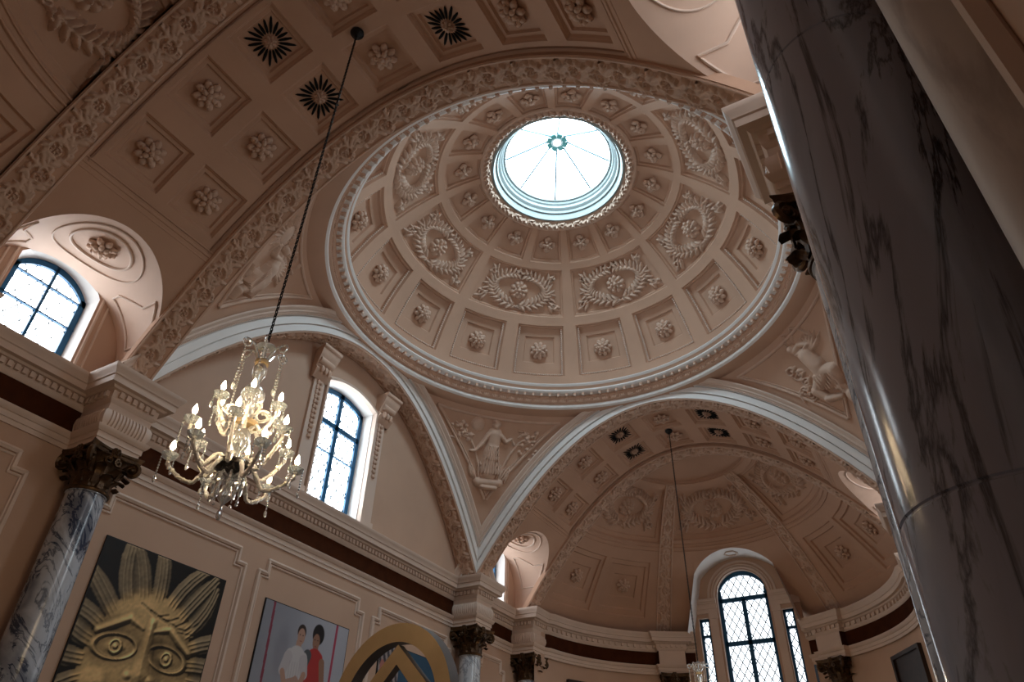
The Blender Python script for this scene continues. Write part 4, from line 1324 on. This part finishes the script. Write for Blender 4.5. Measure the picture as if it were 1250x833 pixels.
# dark boards on the apse wall
def board(a0, a1, z0, z1, label, cat):
    am = math.radians((a0 + a1) / 2); R = AR - .03
    p = Vector((R * math.sin(am), AC + R * math.cos(am), z0)); hw = R * math.radians(abs(a1 - a0)) / 2
    t = thing('framed_board', p, label, cat)
    M = Matrix.Translation(p) @ Matrix.Rotation(-am, 4, 'Z')
    m = MB(); h = z1 - z0
    for x0, x1, b0, b1 in ((-hw, hw, 0, .07), (-hw, hw, h - .07, h), (-hw, -hw + .07, .07, h - .07), (hw - .07, hw, .07, h - .07)): m.box(x0, x1, -.06, .06, b0, b1)
    obj('frame', m, [WOOD], t, M)
    m = MB(); m.box(-hw + .06, hw - .06, -.02, .05, .06, h - .06); obj('panel', m, [WOOD], t, M)
board(-71, -56, 3.4, 5.12, 'dark framed board on the left apse wall', 'board'); board(51, 68, 2.9, 5.2, 'dark wooden framed board on the right apse wall, beside the foreground column', 'board')

# ================================================================== CHANDELIERS
def chandelier(hx, hy, zt, dx, label):
    t = thing('crystal_chandelier', (hx, hy, 9.44), label, 'chandelier', 'chandeliers of the hall')
    x, y = hx + dx, hy
    m = MB(); m.lathe([(0, 9.46), (.075, 9.45), (.08, 9.43), (.065, 9.40), (.03, 9.375), (.012, 9.36), (0, 9.355)], 20, (hx, hy)); obj('ceiling_hook', m, [BLACK], t)
    m = MB()
    L = 9.37 - (zt + .02); nl = 150
    for k in range(nl):                          # chain of alternating links
        z = 9.37 - L * (k + .5) / nl; xx = hx + dx * (9.37 - z) / L
        d = L / nl * .62; w = .0105
        a = (k % 2) * PI / 2
        m.tube([(xx + w * math.cos(q) * math.cos(a), y + w * math.cos(q) * math.sin(a), z + d * math.sin(q)) for q in np.linspace(0, 2 * PI, 9)], .0058, 4, cap=False)
    obj('chain', m, [BLACK], t)
    Lz = lambda pr: [(r, zt + z) for r, z in pr]
    # crown: canopy and scroll leaves with hanging bead strings
    m = MB(); m.lathe(Lz([(0, .02), (.02, .015), (.04, 0), (.07, -.02), (.075, -.03), (.05, -.035), (.02, -.04)]), 24, (x, y)); obj('crown_dish', m, [CRYSTAL], t)
    for k in range(6):
        a = 2 * PI * k / 6 + .3; c, s = math.cos(a), math.sin(a)
        m = MB(); pts = []
        for q in np.linspace(0, 1, 24):
            if q < .4: u = .03 + .10 * q / .4; z = -.18 + .14 * math.sin(q / .4 * PI * .55)
            else:
                g = (q - .4) / .6 * 2 * PI * 1.15; rr = .045 * (1 - .55 * (q - .4) / .6); u = .13 + .02 + rr * math.sin(g) ; z = -.045 - rr + rr * math.cos(g) + .02
            pts.append((x + u * c, y + u * s, zt + z))
        m.tube(pts, [.011 - .004 * q for q in np.linspace(0, 1, 24)], 7)
        sc = obj('crown_scroll', m, [CRYSTAL], t)
        m = MB(); px, py = x + .165 * c, y + .165 * s; n = 13 + (k % 2) * 4
        for i in range(n): m.ball((px, py, zt - .10 - .026 * i), .0095, 6, 5)
        m.tube([(px, py, zt - .09), (px, py, zt - .10 - .026 * n)], .003, 4); m.ball((px, py, zt - .10 - .026 * n - .03), (.016, .016, .036), 6, 5)
        obj('bead_string', m, [CRYSTAL], sc)
    # stem of turned glass
    m = MB()
    m.lathe(Lz([(.012, -.02), (.012, -.12), (.03, -.13), (.045, -.15), (.03, -.17), (.03, -.19), (.055, -.235), (.05, -.29), (.035, -.33), (.02, -.37), (.03, -.385), (.06, -.41), (.085, -.46), (.088, -.49), (.07, -.54), (.035, -.57),
                 (.03, -.60), (.05, -.62), (.055, -.66), (.03, -.70), (.03, -.76), (.06, -.80), (.075, -.86), (.06, -.92), (.03, -.96), (.03, -1.05)]), 24, (x, y))
    obj('stem', m, [CRYSTAL], t)
    m = MB(); m.lathe(Lz([(.02, -.16), (.052, -.165), (.056, -.18), (.052, -.195), (.02, -.2)]), 20, (x, y)); obj('gilt_collar', m, [GOLD], t); m = MB(); m.lathe(Lz([(.03, -.70), (.095, -.71), (.10, -.735), (.09, -.75), (.03, -.755)]), 20, (x, y)); obj('gilt_collar', m, [GOLD], t)
    m = MB(); m.lathe(Lz([(.03, -1.02), (.06, -1.03), (.125, -1.045), (.135, -1.06), (.13, -1.085), (.09, -1.11), (.03, -1.12), (0, -1.12)]), 28, (x, y)); obj('arm_plate', m, [SILVER], t)
    # bottom bowl of hanging prisms and final drop
    m = MB()
    m.lathe(Lz([(.02, -1.11), (.03, -1.16), (.05, -1.19), (.03, -1.22), (.045, -1.27), (.05, -1.30), (.02, -1.34), (.008, -1.36)]), 18, (x, y))
    for k in range(10):
        a = 2 * PI * k / 10; c, s = math.cos(a), math.sin(a)
        m.tube([(x + .03 * c, y + .03 * s, zt - 1.15), (x + .085 * c, y + .085 * s, zt - 1.135), (x + .10 * c, y + .10 * s, zt - 1.17), (x + .095 * c, y + .095 * s, zt - 1.30)], [.007, .009, .011, .004], 6)
        m.ball((x + .097 * c, y + .097 * s, zt - 1.225), (.017, .017, .045), 6, 5); m.ball((x + .094 * c, y + .094 * s, zt - 1.325), .012, 6, 5)
    m.ball((x, y, zt - 1.42), (.02, .02, .045), 8, 6); m.tube([(x, y, zt - 1.35), (x, y, zt - 1.40)], .003, 4); m.ball((x, y, zt - 1.37), .01, 6, 5)
    obj('prism_bowl', m, [CRYSTAL], t)
    # arms in three tiers, each with drip pan, candle and drops
    tiers = [(6, .235, -.60, -.78, .05, .15), (6, .36, -.84, -1.06, .07, .0), (6, .425, -1.05, -1.09, .10, .52)]
    for n, R, zc, z0, sag, ph in tiers:
        for k in range(n):
            a = 2 * PI * (k + ph) / n + .2; c, s = math.cos(a), math.sin(a)
            m = MB(); pts = []
            for q in np.linspace(0, 1, 18):
                u = .05 + (R - .05) * q; zl = z0 + (zc - .055 - z0) * q ** 2.2 - sag * math.sin(PI * q) * (1.25 if R > .3 else .9) + (.10 if R > .3 else .06) * math.sin(min(1, q * 2.2) * PI)
                pts.append((x + u * c, y + u * s, zt + zl))
            pts.append((x + R * c, y + R * s, zt + zc - .02))
            m.tube(pts, [.0165 - .004 * q for q in np.linspace(0, 1, 19)], 8)
            for q in range(3, 16, 2): m.ball(pts[q], .0185, 6, 5)
            arm = obj('arm', m, [MILK], t)
            ax, ay, az = x + R * c, y + R * s, zt + zc
            m = MB(); m.lathe([(.008, az - .03), (.02, az - .022), (.045, az - .008), (.056, az + .012), (.058, az + .022), (.050, az + .016), (.02, az + .002), (.012, az + .0)], 18, (ax, ay)); obj('drip_pan', m, [CRYSTAL], arm)
            m = MB(); m.lathe([(.011, az), (.016, az + .008), (.013, az + .018), (.013, az + .05), (.010, az + .055), (0, az + .055)], 12, (ax, ay)); obj('candle', m, [MILK], arm)
            m = MB(); m.lathe([(0, az + .052), (.010, az + .057), (.0185, az + .076), (.0155, az + .098), (.006, az + .122), (0, az + .134)], 12, (ax, ay)); obj('bulb', m, [BULB], arm)
            for q in (0, 2.1, 4.2):
                m = MB()
                bx, by = ax + .05 * math.cos(q + a), ay + .05 * math.sin(q + a); nn = 7 if (q == 0 and R > .3) else 3
                for i in range(nn): m.ball((bx, by, az - .005 - .021 * i), .0078, 6, 4)
                m.tube([(bx, by, az), (bx, by, az - .021 * nn - .02)], .003, 4)
                m.ball((bx, by, az - .005 - .021 * nn - .02), (.012, .012, .028), 6, 5)
                obj('crystal_drop', m, [CRYSTAL], arm)
    # scrolls of the upper tier
    for k in range(6):
        a = 2 * PI * k / 6 + .9; c, s = math.cos(a), math.sin(a)
        m = MB(); pts = []
        for q in np.linspace(0, 1, 26):
            g = q * 2 * PI * 1.35; rr = .06 * (1 - .6 * q); u = .11 + rr * math.cos(g); pts.append((x + u * c, y + u * s, zt - .64 + rr * math.sin(g)))
        m.tube([(x + .03 * c, y + .03 * s, zt - .72)] + pts, .010, 6); obj('glass_scroll', m, [MILK], t)
chandelier(-.04, -5.24, 4.92, -.035, 'lit crystal chandelier with three tiers of candle arms in front of the left wall')
chandelier(0, 5.27, 4.72, 0, 'distant crystal chandelier on a long chain beside the apse window')

# ================================================================== LIGHT, CAMERA, VIEW
w = bpy.data.worlds.new('world'); SC.world = w; w.use_nodes = True
w.node_tree.nodes['Background'].inputs[0].default_value = (.02, .022, .025, 1)
w.node_tree.nodes['Background'].inputs[1].default_value = 1.

cd = bpy.data.cameras.new('camera'); cam = bpy.data.objects.new('camera', cd); COL.objects.link(cam)
yaw, pit, rol, f = .5329, .6428, .0271, 871.6153
F = Vector((-math.sin(yaw) * math.cos(pit), math.cos(yaw) * math.cos(pit), math.sin(pit)))
R = F.cross(Vector((0, 0, 1))).normalized(); U = R.cross(F)
R2 = R * math.cos(rol) + U * math.sin(rol); U2 = -R * math.sin(rol) + U * math.cos(rol)
M = Matrix((R2, U2, -F)).transposed().to_4x4(); M.translation = Vector((3.9116, -8.1917, 1.60))
cam.matrix_world = M
cd.sensor_fit = 'HORIZONTAL'; cd.sensor_width = 36; cd.lens = f * 36 / 1250; cd.clip_start = .05
SC.camera = cam
SC.view_settings.view_transform = 'Standard'; SC.view_settings.look = 'None'; SC.view_settings.exposure = 0; SC.view_settings.gamma = 1
SC.view_settings.use_curve_mapping = False
SC.cycles.use_denoising = True
SC.cycles.max_bounces = 8; SC.cycles.diffuse_bounces = 5; SC.cycles.sample_clamp_indirect = 6
